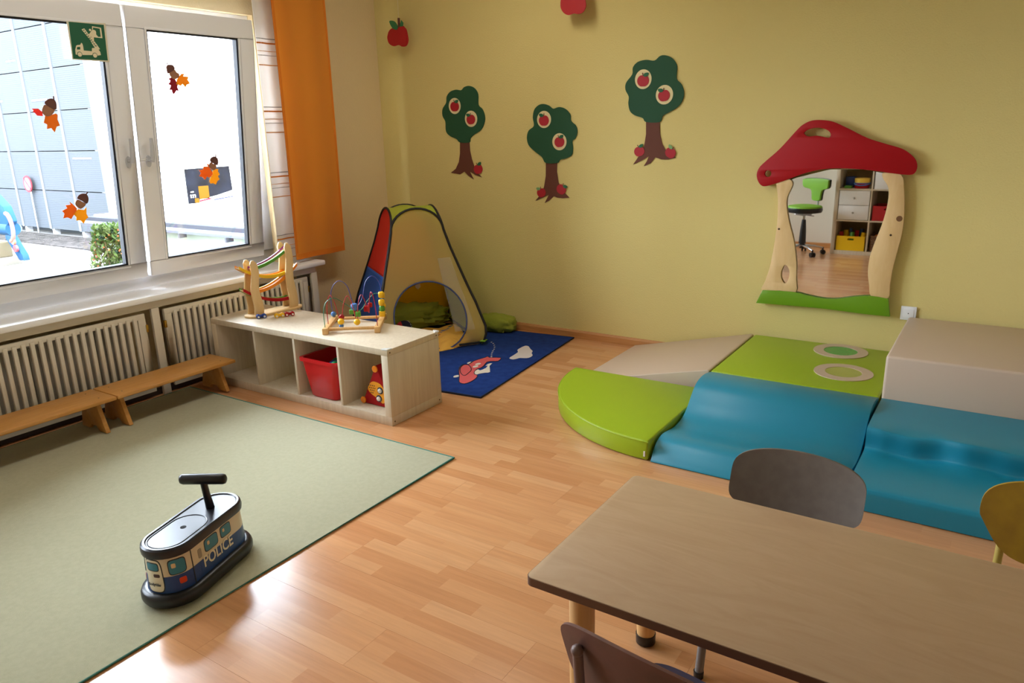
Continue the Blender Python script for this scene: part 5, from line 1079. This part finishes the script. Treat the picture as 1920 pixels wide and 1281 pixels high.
for (x, zz, w) in ((-17.6, 2.55, 0.7), (-15.9, 1.02, 0.8), (-20.1, 2.6, 0.5), (-18.9, 3.62, 0.4), (-20.5, 3.6, 0.5), (-16.0, 4.5, 0.8)):
    MB().box(x-w, x+0.1, FY-0.012, FY-0.002, zz, zz+0.035).build('strip_light', mat('white_lamp', (235, 235, 235), 0.5, spec=0.03), gb, smooth=0)
MB().box(-15.75, -15.6, FY+0.1, 26, GZ, 9.5).build('side_wall', mat('white_render', (225, 225, 222), 0.9, spec=0.03), gb, smooth=0)
for zz in (1.16, 0.92, 0.86): MB().box(-15.6, -15.585, FY+0.6, 14, zz, zz+0.02).build('wall_line', mat('line_grey', (120, 122, 126), 0.9, spec=0.03), gb, smooth=0)
def roundsign(c, r, axis, label, nm='no_parking_sign'):
    s_ = thing(nm, label, 'sign', (c[0], c[1], c[2]-r))
    fn = (lambda a, b, h: (c[0]+a, c[1]-h, c[2]+b)) if axis == 'y' else (lambda a, b, h: (c[0]+h, c[1]+a, c[2]+b))
    MB().prism(circ(0, 0, r), fn, 0, 0.02, ).build('red_ring', mat('sign_red', (120, 40, 46), 0.6, spec=0.03), s_, smooth=0)
    MB().prism(circ(0, 0, r*0.76), fn, 0.02, 0.025).build('field', mat('sign_field', (88, 86, 96), 0.6, spec=0.03), s_, smooth=0)
    return s_
rsn = roundsign((-19.26, FY-0.09, 0.33), 0.235, 'y', 'round red rimmed no-parking sign on the grey facade')
d = 0.16; MB().prism([(-d-0.02, d), (-d, d+0.02), (d+0.02, -d), (d, -d-0.02)], lambda a, b, h: (-19.26+a, FY-0.09-h, 0.33+b), 0.025, 0.03).build('slash', MATS['sign_red'], rsn, smooth=0)
MB().tube([(-19.26, FY-0.055, GZ+0.03), (-19.26, FY-0.055, 0.4)], 0.025, 8).build('sign_pole', m_steel, rsn)
rs2 = roundsign((-15.575, 6.62, 1.07), 0.24, 'x', 'round red rimmed sign on the white building beside the window mullion', 'round_sign')
po = thing('poster', 'dark banner with yellow squares on the white building outside', 'poster', (-15.59, 9.22, -0.35))
PX = lambda a, b, h: (-15.585+h, a, b)
MB().prism([(8.47, 0.62), (9.97, 0.63), (10.0, -0.20), (9.4, -0.30), (8.80, -0.36), (8.46, -0.36)], PX, 0, 0.02).build('banner', mat('banner_dark', (12, 12, 16), 0.6, spec=0.03, var=(2.5, (20, 22, 30))), po, smooth=0)
m_by = mat('banner_yellow', (84, 56, 10), 0.6, spec=0.03); m_bw = mat('banner_white', (200, 200, 200), 0.6, spec=0.03)
MB().prism([(8.83, 0.11), (9.17, 0.11), (9.16, -0.26), (8.83, -0.26)], PX, 0.02, 0.024).build('yellow_square', m_by, po, smooth=0)
MB().prism([(8.67, -0.22), (8.81, -0.23), (8.80, -0.36), (8.66, -0.35)], PX, 0.02, 0.024).build('yellow_square', m_by, po, smooth=0)
MB().prism([(8.83, -0.27), (9.4, -0.20), (9.97, -0.09), (10.0, -0.34), (8.81, -0.37)], PX, 0.02, 0.024).build('white_strip', m_bw, po, smooth=0)
MB().prism([(8.82, -0.29), (9.22, -0.25), (9.22, -0.29), (8.82, -0.34)], PX, 0.024, 0.027).build('red_lettering_bar', mat('banner_red', (150, 30, 40), 0.6, spec=0.03), po, smooth=0)
MB().prism([(9.30, -0.30), (9.98, -0.26), (9.98, -0.29), (9.30, -0.335)], PX, 0.024, 0.027).build('blue_lettering_bar', mat('banner_blue', (40, 44, 90), 0.6, spec=0.03), po, smooth=0)
for (a, b, w, h) in ((8.54, -0.20, 0.03, 0.09), (8.60, -0.20, 0.05, 0.02), (8.60, -0.13, 0.05, 0.02), (8.62, -0.20, 0.02, 0.09), (8.69, -0.20, 0.02, 0.09), (8.66, -0.13, 0.04, 0.02), (8.56, -0.05, 0.1, 0.03)):
    MB().prism([(a, b), (a+w, b), (a+w, b+h), (a, b+h)], PX, 0.02, 0.024).build('print_mark', m_bw, po, smooth=0)
# low annex with gravel roof and gutter
AY = 2.5
an = thing('low_annex', 'low pale green annex with gravel roof and white gutter outside the right pane', 'building', (-6.5, 6, GZ))
MB().box(-9.6, -0.4, AY+0.15, 12.0, GZ, 0.085).build('wall', mat('pale_green_render', (120, 126, 112), 0.9, spec=0.03), an, smooth=0)
MB().box(-9.8, -0.4, AY, 12.2, 0.085, 0.15).build('roof_slab', mat('roof_edge_grey', (50, 51, 56), 0.8, spec=0.03), an, smooth=0)
MB().box(-9.7, -0.5, AY+0.12, 12.1, 0.15, 0.18).build('roof_gravel', mat('roof_gravel', (190, 186, 178), 0.95, spec=0.03, var=(5, (130, 126, 122)), bump=(18, 1.0, 0.05)), an, smooth=0)
gu = MB(); gu.prism([(0, 0), (0.0, -0.03), (-0.03, -0.075), (-0.08, -0.075), (-0.11, -0.03), (-0.11, 0.0), (-0.102, 0.0), (-0.102, -0.028), (-0.075, -0.068), (-0.035, -0.068), (-0.008, -0.028), (-0.008, 0)], lambda a, b, h: (h, AY+a, 0.085+b), -9.8, -0.4)
gu.build('gutter', mat('gutter_zinc', (96, 98, 104), 0.4, spec=0.03, metal=0.0), an, smooth=0)
for k in range(8): MB().box(-9.2+1.2*k, -9.17+1.2*k, AY-0.115, AY+0.02, -0.06, 0.01).build('gutter_bracket', mat('bracket_grey', (60, 60, 66), 0.6, spec=0.03), an, smooth=0)
# flowering shrub
shb = thing('flowering_shrub', 'flowering green shrub below the left pane', 'shrub', (-7.25, 1.55, GZ))
rr = random.Random(3); leaf = MB()
for i in range(2600):
    u = rr.random()*2*pi; h = rr.random(); rad = (0.56*(1-0.5*h))*math.sqrt(rr.random()); p = Vector((-7.25+rad*cos(u), 1.55+rad*sin(u)*0.8, GZ+0.08+1.26*h))
    R_ = Matrix.Rotation(rr.random()*6.28, 4, 'Z') @ Matrix.Rotation(rr.uniform(-1, 1), 4, 'X'); s_ = rr.uniform(0.04, 0.075)
    leaf.add([p+R_ @ Vector(v) for v in ((-s_*0.4, 0, 0), (0, -s_, 0.01), (s_*0.4, 0, 0), (0, s_, 0.012))], [(0, 1, 2, 3)])
leaf.build('foliage', mat('shrub_leaf', (44, 62, 26), 0.7, spec=0.03, var=(6, (66, 74, 40)), trans=0.3), shb, smooth=0, kind='stuff')
flw = MB()
for i in range(130):
    u = rr.random()*2*pi; h = rr.random(); rad = 0.52*(1-0.55*h); p = Vector((-7.25+rad*cos(u), 1.55+rad*sin(u)*0.8, GZ+0.1+1.2*h)); flw.ball(p, rr.uniform(0.010, 0.020), 6)
flw.build('blossoms', mat('blossom', (130, 44, 38), 0.7, spec=0.03, var=(3, (130, 84, 40))), shb, kind='stuff')
stm = MB()
for i in range(7):
    a = i*0.9; stm.tube([(-7.25+0.05*cos(a), 1.55+0.05*sin(a), GZ), (-7.25+0.2*cos(a), 1.55+0.2*sin(a), GZ+0.5), (-7.25+0.22*cos(a), 1.55+0.24*sin(a), GZ+1.1)], [0.012, 0.009, 0.004], 6)
stm.build('stems', mat('shrub_stem', (80, 60, 44), 0.8, spec=0.03), shb)
# blue skip loader truck
tr = thing('skip_loader_truck', 'rear of a light blue skip loader truck at the left picture edge', 'truck', (-10.6, 0.1, GZ))
m_tk = mat('truck_blue', (30, 58, 84), 0.5, spec=0.03); m_tkw = mat('truck_chassis', (90, 82, 66), 0.7, spec=0.03); m_tkd = mat('truck_dark', (34, 34, 40), 0.8, spec=0.03)
for y in (-0.85, 0.85):
    MB().prism([(-11.6, 1.55), (-11.2, 1.85), (-9.0, 0.52), (-8.90, 0.28), (-9.15, 0.10), (-9.5, 0.30), (-11.5, 1.35)], lambda a, b, h: (a, y+h, b), 0, 0.14).build('lift_arm', m_tk, tr, bevel=0.02)
    MB().prism([(-9.15, 0.12), (-8.98, 0.05), (-8.72, -0.24), (-8.70, -0.33), (-8.86, -0.33), (-9.05, -0.12), (-9.18, 0.0)], lambda a, b, h: (a, y+0.02+h, b), 0, 0.10).build('outrigger', m_tk, tr, bevel=0.01)
    ry = MB().tube([(-8.90+0.14*cos(a), y-0.02, 0.20+0.22*sin(a)) for a in [pi/2-pi*k/10 for k in range(11)]], 0.03, 8).build('red_guard', mat('guard_red', (170, 84, 76), 0.6, spec=0.03), tr, smooth=60)
    for (zz, mm) in ((-0.02, 'amber'), (-0.13, 'red')): MB().tube([(-8.80-0.04*(zz > -0.1), y-0.03, zz), (-8.80-0.04*(zz > -0.1), y+0.0, zz)], 0.055, 14).build('tail_lamp', mat('lamp_'+mm, (180, 90, 60) if mm == 'amber' else (180, 50, 56), 0.4), tr)
MB().tube([(-12.5, 1.0, 0.16), (-9.0, 1.0, 0.16)], 0.075, 12).build('hydraulic_ram', mat('ram_grey', (84, 92, 100), 0.4, spec=0.03), tr)
MB().tube([(-9.35, 0.93, 0.16), (-8.98, 0.93, 0.16)], 0.115, 14).build('ram_collar', m_tk, tr)
MB().box(-14.5, -9.2, -0.75, 0.95, -0.30, -0.06).build('load_bed', m_tkw, tr, bevel=0.02)
MB().box(-14.5, -9.05, -0.85, 1.0, -0.42, -0.30).build('chassis_rail', mat('truck_rail', (100, 96, 88), 0.7, spec=0.03), tr, bevel=0.01)
MB().box(-14.5, -9.6, -0.6, 0.7, -0.65, -0.42).build('under_frame', m_tkd, tr)
for y in (-0.75, 0.6):
    for x in (-10.12, -13.2):
        w_ = MB().tube([(x, y, GZ+0.42), (x, y+0.28, GZ+0.42)], 0.42, 28).build('wheel', m_tkd, tr, bevel=0.04)
        MB().tube([(x, y-0.01, GZ+0.42), (x, y+0.02, GZ+0.42)], 0.2, 18).build('rim', m_tkw, w_)
MB().box(-15.9, -14.3, -0.9, 1.0, -0.5, 1.4).build('cab', m_tk, tr, bevel=0.1, seg=3)
MB().box(-15.8, -15.0, -0.91, 1.01, 0.4, 1.15).build('cab_window', m_tkd, tr, bevel=0.03)
